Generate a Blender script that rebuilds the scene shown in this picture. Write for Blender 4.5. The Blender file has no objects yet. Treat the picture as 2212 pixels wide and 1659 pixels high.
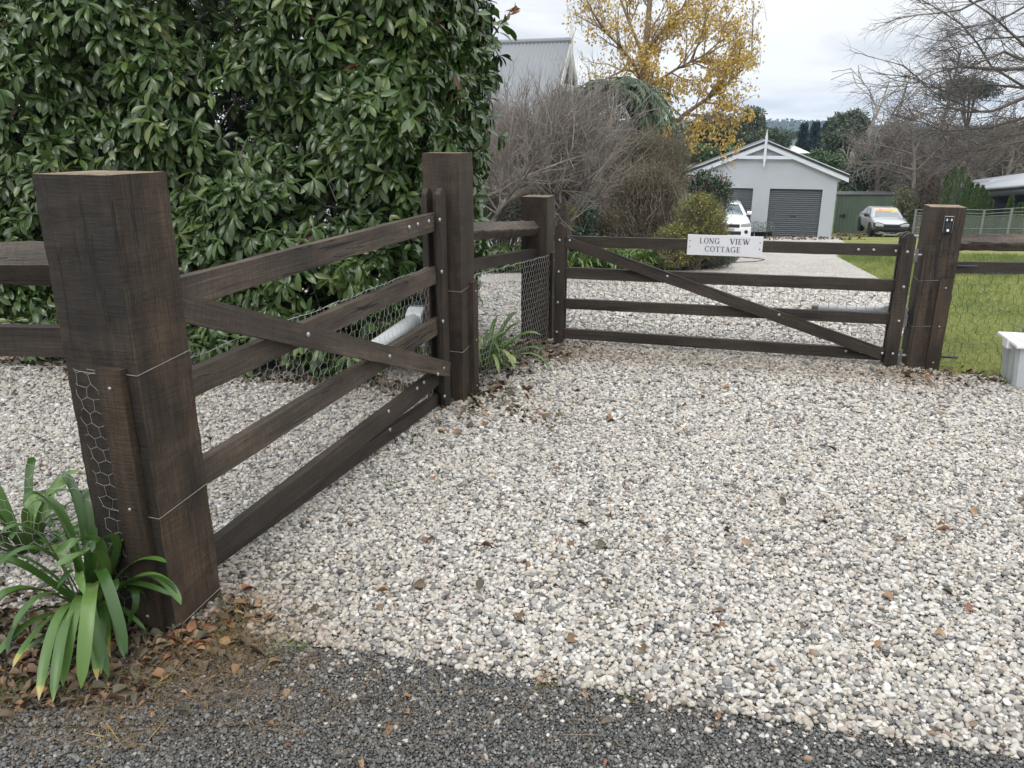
import bpy, bmesh, math, random
import numpy as np
from mathutils import Vector, Matrix
from mathutils.geometry import delaunay_2d_cdt
PI = math.pi
SC = bpy.context.scene
COL = SC.collection
rad = math.radians

# ------------------------------------------------------------------ camera
F, CX, CY, TANP, EYE = 1690.0, 1106.0, 829.5, 545 / 1690.0, 1.6
PITCH = math.atan(TANP)
cc, ss = math.cos(PITCH), math.sin(PITCH)
cam = bpy.data.cameras.new("camera")
cam.sensor_width = 36
cam.lens = 36 * F / 2212
cam.clip_start = 0.05
cam.clip_end = 6000
cam_o = bpy.data.objects.new("camera", cam)
COL.objects.link(cam_o)
cam_o.location = (0, 0, EYE)
cam_o.rotation_euler = (PI / 2 - PITCH, 0, 0)
SC.camera = cam_o

# ------------------------------------------------------------------ sky, sun, exposure
SUN_EL, SUN_ROT = rad(48), rad(205)
SC.view_settings.view_transform = 'Standard'
SC.view_settings.look = 'None'
SC.view_settings.exposure = 0.12
SC.view_settings.gamma = 1.0
SC.cycles.max_bounces = 6
SC.cycles.transparent_max_bounces = 16
SC.cycles.use_denoising = True


def nd(t, kind, **kw):
    n = t.nodes.new(kind)
    for k, v in kw.items():
        if k in n.inputs:
            n.inputs[k].default_value = v
        else:
            setattr(n, k, v)
    return n


def ramp(t, stops, fac=None, interp='LINEAR'):
    n = t.nodes.new('ShaderNodeValToRGB')
    cr = n.color_ramp
    cr.interpolation = interp
    while len(cr.elements) > 1:
        cr.elements.remove(cr.elements[-1])
    for i, (p, c) in enumerate(stops):
        e = cr.elements[0] if i == 0 else cr.elements.new(p)
        e.position = p
        e.color = (c[0], c[1], c[2], 1)
    if fac is not None:
        t.links.new(fac, n.inputs[0])
    return n


def mth(t, op, a, b=None, clamp=False):
    n = t.nodes.new('ShaderNodeMath')
    n.operation = op
    n.use_clamp = clamp
    for i, v in enumerate((a, b)):
        if v is None:
            continue
        if isinstance(v, (int, float)):
            n.inputs[i].default_value = v
        else:
            t.links.new(v, n.inputs[i])
    return n.outputs[0]


def mixc(t, fac, a, b, mode='MIX'):
    n = t.nodes.new('ShaderNodeMix')
    n.data_type = 'RGBA'
    n.blend_type = mode
    for idx, v in ((0, fac), (6, a), (7, b)):
        if isinstance(v, (int, float)):
            n.inputs[idx].default_value = v
        elif isinstance(v, tuple):
            n.inputs[idx].default_value = (v[0], v[1], v[2], 1)
        else:
            t.links.new(v, n.inputs[idx])
    return n.outputs[2]


def build_world():
    w = bpy.data.worlds.new("World")
    SC.world = w
    w.use_nodes = True
    t = w.node_tree
    t.nodes.clear()
    out = nd(t, 'ShaderNodeOutputWorld')
    bg = nd(t, 'ShaderNodeBackground')
    bg.inputs['Strength'].default_value = 0.1
    sky = nd(t, 'ShaderNodeTexSky', sky_type='NISHITA', sun_disc=False, sun_elevation=SUN_EL, sun_rotation=SUN_ROT)
    tc = nd(t, 'ShaderNodeTexCoord')
    sep = nd(t, 'ShaderNodeSeparateXYZ')
    t.links.new(tc.outputs['Generated'], sep.inputs[0])
    z = mth(t, 'MAXIMUM', sep.outputs[2], 0.0)
    zz = mth(t, 'ADD', z, 0.10)
    comb = nd(t, 'ShaderNodeCombineXYZ')
    t.links.new(mth(t, 'DIVIDE', sep.outputs[0], zz), comb.inputs[0])
    t.links.new(mth(t, 'DIVIDE', sep.outputs[1], zz), comb.inputs[1])
    n1 = nd(t, 'ShaderNodeTexNoise', Scale=0.55, Detail=6.0, Roughness=0.52, Distortion=0.25)
    mp = nd(t, 'ShaderNodeMapping')
    mp.inputs['Location'].default_value = (5.2, 1.7, 0)
    t.links.new(comb.outputs[0], mp.inputs[0])
    t.links.new(mp.outputs[0], n1.inputs['Vector'])
    cl = ramp(t, [(0.30, (0.68, 0.715, 0.77)), (0.42, (0.84, 0.865, 0.90)), (0.50, (1.0, 1.015, 1.02)), (0.75, (1.08, 1.09, 1.09))], n1.outputs['Fac'])
    # overcast luminance: darker near the horizon, three times brighter overhead
    grad = mth(t, 'ADD', mth(t, 'MULTIPLY', mth(t, 'MAXIMUM', mth(t, 'SUBTRACT', z, 0.27), 0.0), 30.0), 9.8)
    sc = nd(t, 'ShaderNodeVectorMath', operation='SCALE')
    t.links.new(cl.outputs[0], sc.inputs[0])
    t.links.new(grad, sc.inputs['Scale'])
    m = mixc(t, 0.93, sky.outputs[0], sc.outputs[0])
    t.links.new(m, bg.inputs['Color'])
    t.links.new(bg.outputs[0], out.inputs[0])


build_world()
sun = bpy.data.lights.new("sun", 'SUN')
sun.energy = 0.9
sun.angle = rad(22)
sun.color = (1.0, 0.965, 0.91)
sun_o = bpy.data.objects.new("sun", sun)
COL.objects.link(sun_o)
sd = Vector((math.sin(SUN_ROT) * math.cos(SUN_EL), math.cos(SUN_ROT) * math.cos(SUN_EL), math.sin(SUN_EL)))
sun_o.rotation_euler = sd.to_track_quat('Z', 'Y').to_euler()
sun_o.location = (0, -20, 40)


# ------------------------------------------------------------------ geometry of the view
def ray(x, y):
    dx = (x - CX) / F
    dy = -(y - CY) / F
    return np.array([dx, cc + dy * ss, -ss + dy * cc])


def at(x, y, Y):
    d = ray(x, y)
    t = Y / d[1]
    return np.array([t * d[0], Y, EYE + t * d[2]])


def gp(x, y, z=0.0):
    d = ray(x, y)
    t = (z - EYE) / d[2]
    return np.array([t * d[0], t * d[1], z])


def proj(P):
    P = np.asarray(P, float)
    X, Y, Z = P[..., 0], P[..., 1], P[..., 2] - EYE
    dep = Y * cc - Z * ss
    up = Y * ss + Z * cc
    return CX + F * X / dep, CY - F * up / dep


def gz(Y):
    y = np.minimum(np.asarray(Y, float), 60.0)
    r = -0.102 * 0.5 * np.log1p(np.exp(np.clip((y - 7.2) / 0.5, -40, 60)))
    big = (y - 7.2) / 0.5 > 50
    return np.where(big, -0.102 * (y - 7.2), r)


def G(x, Y):
    return np.array([x, Y, float(gz(Y))])


# ------------------------------------------------------------------ objects
def tag(o, label=None, cat=None, group=None, kind=None):
    if label:
        o['label'] = label
    if cat:
        o['category'] = cat
    if group:
        o['group'] = group
    if kind:
        o['kind'] = kind
    return o


def empty(name, loc, label, cat, group=None, rz=0.0):
    o = bpy.data.objects.new(name, None)
    o.empty_display_size = 0.1
    o.location = tuple(float(v) for v in loc)
    o.rotation_euler = (0, 0, rz)
    COL.objects.link(o)
    return tag(o, label, cat, group)


def root_mat(o):
    M = Matrix.LocRotScale(o.location, o.rotation_euler, o.scale)
    if o.parent:
        M = root_mat(o.parent) @ M
    return M


def link(name, me, parent=None, mat=None, M=None):
    o = bpy.data.objects.new(name, me)
    COL.objects.link(o)
    if mat is not None and len(me.materials) == 0:
        for m in (mat if isinstance(mat, (list, tuple)) else [mat]):
            me.materials.append(m)
    if parent is not None:
        o.parent = parent
    if M is None:
        M = Matrix.Identity(4)
    if parent is not None:
        M = root_mat(parent).inverted() @ M
    loc, rot, scl = M.decompose()
    o.location = loc
    o.rotation_euler = rot.to_euler()
    o.scale = scl
    return o


def np_mesh(name, V, Fc, attrs=None, smooth=False):
    """V (N,3); Fc an (M,k) int array or a list of such arrays."""
    me = bpy.data.meshes.new(name)
    V = np.ascontiguousarray(V, dtype=np.float32)
    if not isinstance(Fc, (list, tuple)):
        Fc = [Fc]
    Fc = [np.asarray(f, dtype=np.int32) for f in Fc if len(f)]
    loops = np.concatenate([f.ravel() for f in Fc])
    tot = np.concatenate([np.full(len(f), f.shape[1], dtype=np.int32) for f in Fc])
    start = np.concatenate([[0], np.cumsum(tot)[:-1]]).astype(np.int32)
    me.vertices.add(len(V))
    me.vertices.foreach_set('co', V.ravel())
    me.loops.add(len(loops))
    me.loops.foreach_set('vertex_index', loops)
    me.polygons.add(len(tot))
    me.polygons.foreach_set('loop_start', start)
    me.polygons.foreach_set('loop_total', tot)
    if smooth:
        me.polygons.foreach_set('use_smooth', np.ones(len(tot), dtype=bool))
    me.update(calc_edges=True)
    for k, a in (attrs or {}).items():
        at_ = me.attributes.new(k, 'FLOAT', 'POINT')
        at_.data.foreach_set('value', np.ascontiguousarray(a, dtype=np.float32))
    return me


def bm_mesh(bm, name, smooth=False):
    bmesh.ops.recalc_face_normals(bm, faces=bm.faces)
    me = bpy.data.meshes.new(name)
    bm.to_mesh(me)
    bm.free()
    if smooth:
        for p in me.polygons:
            p.use_smooth = True
    return me


def bm_box(bm, x0, x1, y0, y1, z0, z1):
    vs = [bm.verts.new(p) for p in ((x0, y0, z0), (x1, y0, z0), (x1, y1, z0), (x0, y1, z0), (x0, y0, z1), (x1, y0, z1), (x1, y1, z1), (x0, y1, z1))]
    for f in ((0, 3, 2, 1), (4, 5, 6, 7), (0, 1, 5, 4), (1, 2, 6, 5), (2, 3, 7, 6), (3, 0, 4, 7)):
        bm.faces.new([vs[i] for i in f])
    return vs


def bm_prism(bm, prof, h0, h1, axis='z'):
    """prof list of 2D points; extruded along axis between h0 and h1."""
    def P(a, b, h):
        return {'z': (a, b, h), 'y': (a, h, b), 'x': (h, a, b)}[axis]
    lo = [bm.verts.new(P(a, b, h0)) for a, b in prof]
    hi = [bm.verts.new(P(a, b, h1)) for a, b in prof]
    n = len(prof)
    bm.faces.new(lo[::-1])
    bm.faces.new(hi)
    for i in range(n):
        j = (i + 1) % n
        bm.faces.new((lo[i], lo[j], hi[j], hi[i]))


def bm_tube(bm, pts, r, k=8, cap=True):
    pts = [Vector(p) for p in pts]
    rs = r if isinstance(r, (list, tuple)) else [r] * len(pts)
    rings = []
    for i, p in enumerate(pts):
        a = pts[max(i - 1, 0)]
        b = pts[min(i + 1, len(pts) - 1)]
        d = (b - a).normalized()
        ref = Vector((0, 0, 1)) if abs(d.z) < 0.9 else Vector((1, 0, 0))
        u = d.cross(ref).normalized()
        v = d.cross(u).normalized()
        rings.append([bm.verts.new(p + (u * math.cos(2 * PI * j / k) + v * math.sin(2 * PI * j / k)) * rs[i]) for j in range(k)])
    for a, b in zip(rings[:-1], rings[1:]):
        for j in range(k):
            bm.faces.new((a[j], a[(j + 1) % k], b[(j + 1) % k], b[j]))
    if cap:
        bm.faces.new(rings[0][::-1])
        bm.faces.new(rings[-1])


def bm_lathe(bm, prof, k=16, c=(0, 0, 0)):
    rings = []
    for r, z in prof:
        rings.append([bm.verts.new((c[0] + r * math.cos(2 * PI * j / k), c[1] + r * math.sin(2 * PI * j / k), c[2] + z)) for j in range(k)])
    for a, b in zip(rings[:-1], rings[1:]):
        for j in range(k):
            bm.faces.new((a[j], a[(j + 1) % k], b[(j + 1) % k], b[j]))
    bm.faces.new(rings[0][::-1])
    bm.faces.new(rings[-1])


def bevel(bm, w, seg=1):
    bmesh.ops.bevel(bm, geom=list(bm.edges), offset=w, segments=seg, affect='EDGES', profile=0.6)


# ------------------------------------------------------------------ materials
MAT = {}


def new_mat(name):
    m = bpy.data.materials.new(name)
    m.use_nodes = True
    t = m.node_tree
    b = t.nodes['Principled BSDF']
    return m, t, b


def plain(name, col, rough=0.5, metal=0.0, var=0.12, scale=6.0, bump=0.0, bscale=60.0, spec=None, coat=0.0):
    m, t, b = new_mat(name)
    tc = nd(t, 'ShaderNodeTexCoord')
    n = nd(t, 'ShaderNodeTexNoise', Scale=scale, Detail=6.0, Roughness=0.6)
    t.links.new(tc.outputs['Object'], n.inputs['Vector'])
    lo = tuple(c * (1 - var) for c in col)
    hi = tuple(min(1, c * (1 + var)) for c in col)
    r = ramp(t, [(0.3, lo), (0.7, hi)], n.outputs['Fac'])
    t.links.new(r.outputs[0], b.inputs['Base Color'])
    b.inputs['Roughness'].default_value = rough
    b.inputs['Metallic'].default_value = metal
    if spec is not None:
        b.inputs['Specular IOR Level'].default_value = spec
    if coat:
        b.inputs['Coat Weight'].default_value = coat
    if bump:
        n2 = nd(t, 'ShaderNodeTexNoise', Scale=bscale, Detail=4.0)
        t.links.new(tc.outputs['Object'], n2.inputs['Vector'])
        bp = nd(t, 'ShaderNodeBump', Strength=bump, Distance=0.01)
        t.links.new(n2.outputs['Fac'], bp.inputs['Height'])
        t.links.new(bp.outputs[0], b.inputs['Normal'])
    MAT[name] = m
    return m


def wood(name, dark, mid, light, stain=0.5, saw=0.0, rough=0.62, blot=False, crack=0.08):
    """sawn timber: grain runs along the object's X axis"""
    m, t, b = new_mat(name)
    tc = nd(t, 'ShaderNodeTexCoord')
    oi = nd(t, 'ShaderNodeObjectInfo')
    off = nd(t, 'ShaderNodeVectorMath', operation='SCALE')
    off.inputs[0].default_value = (7.3, 3.1, 5.7)
    t.links.new(oi.outputs['Random'], off.inputs['Scale'])
    ad = nd(t, 'ShaderNodeVectorMath', operation='ADD')
    t.links.new(tc.outputs['Object'], ad.inputs[0])
    t.links.new(off.outputs[0], ad.inputs[1])

    def nz(sx, sy, scale, det=5.0, rg=0.6, dist=0.0):
        mp = nd(t, 'ShaderNodeMapping')
        mp.inputs['Scale'].default_value = (sx, sy, sy)
        t.links.new(ad.outputs[0], mp.inputs[0])
        n = nd(t, 'ShaderNodeTexNoise', Scale=scale, Detail=det, Roughness=rg, Distortion=dist)
        t.links.new(mp.outputs[0], n.inputs['Vector'])
        return n.outputs['Fac']
    g1 = nz(0.03, 1.0, 120.0, 7.0, 0.75, 0.15)
    g2 = nz(0.02, 1.0, 320.0, 4.0, 0.75)
    big = nz(0.5, 1.0, 5.0, 5.0, 0.6)
    grain = mth(t, 'ADD', mth(t, 'MULTIPLY', g1, 0.55), mth(t, 'MULTIPLY', g2, 0.45))
    c1 = ramp(t, [(0.36, dark), (0.5, mid), (0.63, light)], grain)
    st = ramp(t, [(0.32, (1 - stain,) * 3), (0.62, (1.12, 1.1, 1.07))], big)
    c2 = mixc(t, 1.0, c1.outputs[0], st.outputs[0], 'MULTIPLY')
    run = nz(0.12, 1.0, 13.0, 4.0, 0.6)
    rr = ramp(t, [(0.36, (1 - stain * .8,) * 3), (0.56, (1.08, 1.07, 1.05))], run)
    c2 = mixc(t, 1.0, c2, rr.outputs[0], 'MULTIPLY')
    if blot:
        # black mould stain on the face towards the left fence, wearing off to bare brown low down
        sn = nd(t, 'ShaderNodeSeparateXYZ')
        t.links.new(tc.outputs['Normal'], sn.inputs[0])
        face = mth(t, 'GREATER_THAN', mth(t, 'MULTIPLY', sn.outputs[1], -1.0), 0.6)
        bn = nz(0.45, 1.0, 9.0, 6.0, 0.65, 0.8)
        bm_ = ramp(t, [(0.40, (0, 0, 0)), (0.56, (1, 1, 1))], bn)
        c2 = mixc(t, mth(t, 'MULTIPLY', face, mth(t, 'ADD', mth(t, 'MULTIPLY', bm_.outputs[0], 0.45), 0.4)), c2, (0.016, 0.0145, 0.013))
    if saw:
        # circular saw marks across the grain
        sawm = nz(1.0, 0.09, 150.0, 3.0, 0.6, 0.3)
        sr = ramp(t, [(0.38, (0.80, 0.80, 0.80)), (0.6, (1.12, 1.12, 1.12))], sawm)
        c2 = mixc(t, 1.0, c2, sr.outputs[0], 'MULTIPLY')
    # drying cracks along the grain
    ck = nz(0.035, 1.0, 17.0, 3.0, 0.5, 0.2)
    cm = nz(0.25, 1.0, 6.0, 2.0, 0.5)
    thin = mth(t, 'MULTIPLY', mth(t, 'ABSOLUTE', mth(t, 'SUBTRACT', ck, 0.5)), 1.0)
    gate = mth(t, 'MULTIPLY', mth(t, 'SUBTRACT', cm, 0.47), crack, True)
    ckm = ramp(t, [(0.0, (0, 0, 0)), (0.002, (1, 1, 1))], mth(t, 'SUBTRACT', gate, thin, True))
    c3 = mixc(t, ckm.outputs[0], c2, (0.012, 0.010, 0.009))
    t.links.new(c3, b.inputs['Base Color'])
    b.inputs['Roughness'].default_value = rough
    b.inputs['Specular IOR Level'].default_value = 0.35
    h = mth(t, 'SUBTRACT', grain, mth(t, 'MULTIPLY', ckm.outputs[0], 1.2))
    if saw:
        h = mth(t, 'ADD', h, mth(t, 'MULTIPLY', sawm, saw * 8))
    bp = nd(t, 'ShaderNodeBump', Strength=0.8, Distance=0.005)
    t.links.new(h, bp.inputs['Height'])
    t.links.new(bp.outputs[0], b.inputs['Normal'])
    MAT[name] = m
    return m


def leafmat(name, stops, rough=0.35, trans=0.2, spec=0.5, attr='rnd'):
    m, t, b = new_mat(name)
    a = nd(t, 'ShaderNodeAttribute', attribute_name=attr)
    r = ramp(t, stops, a.outputs['Fac'])
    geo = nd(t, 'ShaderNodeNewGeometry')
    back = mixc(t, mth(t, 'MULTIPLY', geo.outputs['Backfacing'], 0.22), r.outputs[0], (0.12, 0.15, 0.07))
    t.links.new(back, b.inputs['Base Color'])
    b.inputs['Roughness'].default_value = rough
    b.inputs['Specular IOR Level'].default_value = spec
    if trans:
        tr = nd(t, 'ShaderNodeBsdfTranslucent')
        t.links.new(r.outputs[0], tr.inputs['Color'])
        mx = nd(t, 'ShaderNodeMixShader')
        mx.inputs[0].default_value = trans
        t.links.new(b.outputs[0], mx.inputs[1])
        t.links.new(tr.outputs[0], mx.inputs[2])
        t.links.new(mx.outputs[0], t.nodes['Material Output'].inputs['Surface'])
    MAT[name] = m
    return m


wood('fence_timber', (0.0172, 0.0130, 0.0099), (0.0361, 0.0279, 0.0217), (0.0619, 0.0486, 0.0380), 0.40, 0.02)
wood('post_timber', (0.0185, 0.0128, 0.0092), (0.0405, 0.0292, 0.0211), (0.0686, 0.0496, 0.0355), 0.42, 0.04, 0.62, False, 0.085)
wood('stained_post_timber', (0.0224, 0.0150, 0.0098), (0.0528, 0.0369, 0.0246), (0.0960, 0.0672, 0.0442), 0.50, 0.06, 0.62, True, 0.11)
wood('rail_timber', (0.0361, 0.0275, 0.0213), (0.0740, 0.0575, 0.0448), (0.1247, 0.0988, 0.0775), 0.4, 0.02)
wood('cleat_timber', (0.0221, 0.0152, 0.0104), (0.0425, 0.0296, 0.0200), (0.0723, 0.0504, 0.0333), 0.5, 0.08)
wood('end_grain', (0.10, 0.075, 0.052), (0.19, 0.145, 0.10), (0.29, 0.225, 0.155), 0.4, 0.0, 0.75)
wood('grey_bark', (0.10, 0.088, 0.075), (0.19, 0.17, 0.145), (0.31, 0.285, 0.24), 0.5, 0.0, 0.85)
plain('bolt_steel', (0.36, 0.365, 0.37), 0.45, 0.8, 0.12, 60)
plain('galv_wire', (0.30, 0.30, 0.29), 0.45, 0.7, 0.2, 20)
plain('net_wire', (0.42, 0.42, 0.40), 0.5, 0.35, 0.3, 14)
plain('net_wire_dark', (0.06, 0.06, 0.06), 0.5, 0.5, 0.3, 9)
plain('dark_steel', (0.05, 0.05, 0.055), 0.45, 0.6, 0.25, 30)
plain('twig_grey', (0.205, 0.180, 0.160), 0.8, 0, 0.5, 5)
plain('twig_brown', (0.155, 0.122, 0.095), 0.85, 0, 0.35, 3)
plain('twig_dark', (0.088, 0.074, 0.066), 0.85, 0, 0.35, 3)
plain('twig_haze', (0.150, 0.130, 0.112), 0.9, 0, 0.3, 1)
plain('bark_dark', (0.055, 0.043, 0.035), 0.9, 0, 0.4, 4, 0.5, 20)
plain('bark_tan', (0.20, 0.15, 0.105), 0.85, 0, 0.3, 3, 0.4, 14)
plain('bark_pale', (0.36, 0.34, 0.31), 0.85, 0, 0.25, 2, 0.3, 12)

GREEN = lambda d, m, l: [(0.0, d), (0.5, m), (1.0, l)]
leafmat('hedge_leaf', [(0.0, (0.016, 0.042, 0.009)), (0.35, (0.031, 0.074, 0.015)), (0.7, (0.062, 0.118, 0.023)), (0.90, (0.120, 0.172, 0.038)), (0.93, (0.15, 0.18, 0.055)), (0.96, (0.17, 0.14, 0.05)), (0.975, (0.19, 0.045, 0.028)), (1.0, (0.17, 0.03, 0.024))], 0.27, 0.12, 0.5)
leafmat('strap_leaf', [(0.0, (0.020, 0.054, 0.011)), (0.5, (0.052, 0.118, 0.022)), (0.86, (0.108, 0.188, 0.043)), (0.91, (0.20, 0.24, 0.05)), (0.95, (0.36, 0.29, 0.07)), (1.0, (0.30, 0.25, 0.17))], 0.33, 0.2, 0.45)
leafmat('border_leaf', GREEN((0.04, 0.085, 0.020), (0.10, 0.175, 0.045), (0.28, 0.33, 0.10)), 0.4, 0.2)
leafmat('needle', GREEN((0.07, 0.035, 0.018), (0.17, 0.09, 0.045), (0.32, 0.20, 0.10)), 0.6, 0.1)
leafmat('wispy_leaf', GREEN((0.045, 0.058, 0.018), (0.085, 0.105, 0.034), (0.15, 0.165, 0.06)), 0.5, 0.2)
leafmat('gold_leaf', GREEN((0.32, 0.19, 0.035), (0.56, 0.38, 0.075), (0.74, 0.58, 0.19)), 0.5, 0.35)
leafmat('yellow_green_leaf', GREEN((0.060, 0.095, 0.016), (0.165, 0.180, 0.030), (0.40, 0.33, 0.06)), 0.5, 0.2)
leafmat('olive_leaf', GREEN((0.045, 0.052, 0.020), (0.095, 0.100, 0.038), (0.17, 0.16, 0.07)), 0.5, 0.2)
leafmat('camellia_leaf', [(0, (0.012, 0.030, 0.012)), (0.6, (0.030, 0.062, 0.024)), (0.95, (0.06, 0.11, 0.04)), (0.96, (0.45, 0.10, 0.15)), (1, (0.5, 0.12, 0.2))], 0.35, 0.12)
leafmat('blue_green_leaf', GREEN((0.016, 0.040, 0.026), (0.036, 0.075, 0.048), (0.08, 0.13, 0.085)), 0.45, 0.15)
leafmat('fern_leaf', GREEN((0.035, 0.072, 0.034), (0.075, 0.130, 0.066), (0.13, 0.20, 0.11)), 0.45, 0.2)
leafmat('evergreen_leaf', GREEN((0.016, 0.032, 0.015), (0.032, 0.056, 0.026), (0.060, 0.090, 0.042)), 0.55, 0.15)
leafmat('laurel_leaf', GREEN((0.020, 0.048, 0.014), (0.042, 0.090, 0.024), (0.075, 0.14, 0.04)), 0.45, 0.15)
leafmat('gum_leaf', GREEN((0.030, 0.045, 0.024), (0.058, 0.080, 0.042), (0.10, 0.125, 0.065)), 0.55, 0.2)
leafmat('pine_leaf', GREEN((0.010, 0.026, 0.018), (0.022, 0.045, 0.030), (0.040, 0.070, 0.045)), 0.6, 0.1)
leafmat('thuja_leaf', GREEN((0.030, 0.060, 0.014), (0.060, 0.105, 0.024), (0.11, 0.17, 0.04)), 0.55, 0.15)
leafmat('dead_leaf', GREEN((0.045, 0.033, 0.027), (0.105, 0.078, 0.058), (0.19, 0.145, 0.095)), 0.8, 0.1)
leafmat('pale_leaf', GREEN((0.11, 0.14, 0.09), (0.19, 0.23, 0.15), (0.32, 0.35, 0.26)), 0.5, 0.2)
leafmat('seedling_leaf', GREEN((0.09, 0.12, 0.11), (0.16, 0.20, 0.18), (0.26, 0.30, 0.27)), 0.5, 0.2)
leafmat('litter_leaf', [(0, (0.028, 0.019, 0.015)), (0.35, (0.075, 0.046, 0.032)), (0.6, (0.14, 0.068, 0.036)), (0.78, (0.24, 0.095, 0.038)), (0.92, (0.33, 0.20, 0.11)), (1, (0.22, 0.035, 0.02))], 0.6, 0.1)
leafmat('dry_grass', GREEN((0.10, 0.075, 0.03), (0.24, 0.17, 0.06), (0.46, 0.34, 0.09)), 0.6, 0.25)
leafmat('lawn_blade', GREEN((0.072, 0.115, 0.019), (0.160, 0.215, 0.040), (0.30, 0.32, 0.090)), 0.5, 0.25)
leafmat('weed_leaf', GREEN((0.05, 0.10, 0.02), (0.10, 0.17, 0.04), (0.2, 0.25, 0.07)), 0.5, 0.25)


# ------------------------------------------------------------------ plant tools
def unit(a):
    a = np.asarray(a, float)
    return a / np.maximum(np.linalg.norm(a, axis=-1, keepdims=True), 1e-9)


def leaf_tpl(n=4, shape='ovate', fold=0.12, curl=0.15):
    us = np.linspace(0, 1, n + 1)
    if shape == 'ovate':
        w = np.sin(PI * us ** 0.75) ** 0.8
    elif shape == 'obovate':
        w = np.interp(us, [0, .12, .3, .5, .68, .82, .92, 1], [.08, .22, .55, .88, 1.0, .90, .60, .12])
    else:
        w = np.minimum(1, np.minimum(us * 6 + .4, (1 - us) * 3.2)) ** 0.8
    w[0] = max(w[0], 0.06)
    w[-1] = min(w[-1], 0.12) if shape == 'obovate' else 0.03
    V, Q = [], []
    for u, a in zip(us, w):
        for s in (-0.5, 0, 0.5):
            V.append((u, s * a, -curl * u * u + abs(s) * a * fold))
    for i in range(n):
        for j in range(2):
            a = i * 3 + j
            Q.append((a, a + 1, a + 4, a + 3))
    return np.array(V), np.array(Q)


TPL_QUAD = (np.array([(0, -.5, 0), (0, .5, 0), (1, .5, -.1), (1, -.5, -.1)], float), np.array([(0, 1, 2, 3)]))
TPL_DIA = (np.array([(0, 0, 0), (.5, .5, .04), (1, 0, -.1), (.5, -.5, .04)], float), np.array([(0, 3, 2, 1)]))
TPL_BLADE = (np.array([(0, -.5, 0), (0, .5, 0), (1, 0, 0)], float), np.array([(0, 1, 2)]))


def leaves(tpl, pos, d, nrm, L, W, rnd):
    """place copies of a leaf template; returns V, F, per-vertex rnd"""
    V, Q = tpl
    N = len(pos)
    d = unit(d)
    side = unit(np.cross(nrm, d))
    nn = np.cross(d, side)
    L = np.broadcast_to(np.asarray(L, float), (N,))
    W = np.broadcast_to(np.asarray(W, float), (N,))
    out = (pos[:, None, :] + d[:, None, :] * (V[None, :, 0:1] * L[:, None, None]) + side[:, None, :] * (V[None, :, 1:2] * W[:, None, None])
           + nn[:, None, :] * (V[None, :, 2:3] * L[:, None, None]))
    Fc = (Q[None] + (np.arange(N) * len(V))[:, None, None]).reshape(-1, Q.shape[1])
    return out.reshape(-1, 3), Fc, np.repeat(rnd, len(V))


def cat(parts):
    Vs, Fs, Rs, o = [], [], [], 0
    for V, Fc, R in parts:
        Vs.append(V)
        Fs.append(Fc + o)
        Rs.append(R)
        o += len(V)
    ks = sorted(set(f.shape[1] for f in Fs))
    return np.concatenate(Vs), [np.concatenate([f for f in Fs if f.shape[1] == k]) for k in ks], np.concatenate(Rs)


def rdir(rng, n):
    return unit(rng.normal(size=(n, 3)))


def tubes(polys, k=4):
    """polys: list of (pts (n,3), radii (n)); returns V, F(quads)"""
    by = {}
    for p, r in polys:
        by.setdefault(len(p), []).append((p, r))
    Vs, Fs, o = [], [], 0
    ang = np.arange(k) * 2 * PI / k
    for n, lst in by.items():
        P = np.array([a for a, _ in lst], float)
        R = np.array([b for _, b in lst], float)
        T = np.empty_like(P)
        T[:, 1:-1] = P[:, 2:] - P[:, :-2]
        T[:, 0] = P[:, 1] - P[:, 0]
        T[:, -1] = P[:, -1] - P[:, -2]
        T = unit(T)
        base = unit(P[:, -1] - P[:, 0])
        ref = np.where(np.abs(base[:, 2:3]) > 0.8, np.array([[1., 0.1, 0]]), np.array([[0.05, 0.1, 1.]]))[:, None, :]
        U = unit(np.cross(T, np.broadcast_to(ref, T.shape)))
        W = np.cross(T, U)
        ring = P[:, :, None, :] + R[:, :, None, None] * (U[:, :, None, :] * np.cos(ang)[None, None, :, None] + W[:, :, None, :] * np.sin(ang)[None, None, :, None])
        M = len(lst)
        idx = np.arange(M * n * k).reshape(M, n, k) + o
        a, b = idx[:, :-1, :], idx[:, 1:, :]
        q = np.stack([a, np.roll(a, -1, 2), np.roll(b, -1, 2), b], -1).reshape(-1, 4)
        Vs.append(ring.reshape(-1, 3))
        Fs.append(q)
        o += M * n * k
    return np.concatenate(Vs), np.concatenate(Fs)


def tube_obj(name, polys, k, mat, parent=None, smooth=True):
    V, Q = tubes(polys, k)
    return link(name, np_mesh(name, V, Q, smooth=smooth), parent, mat)


def leaf_obj(name, parts, mat, parent=None, smooth=True):
    V, Fc, R = cat(parts)
    return link(name, np_mesh(name, V, Fc, {'rnd': R}, smooth), parent, mat)


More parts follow.
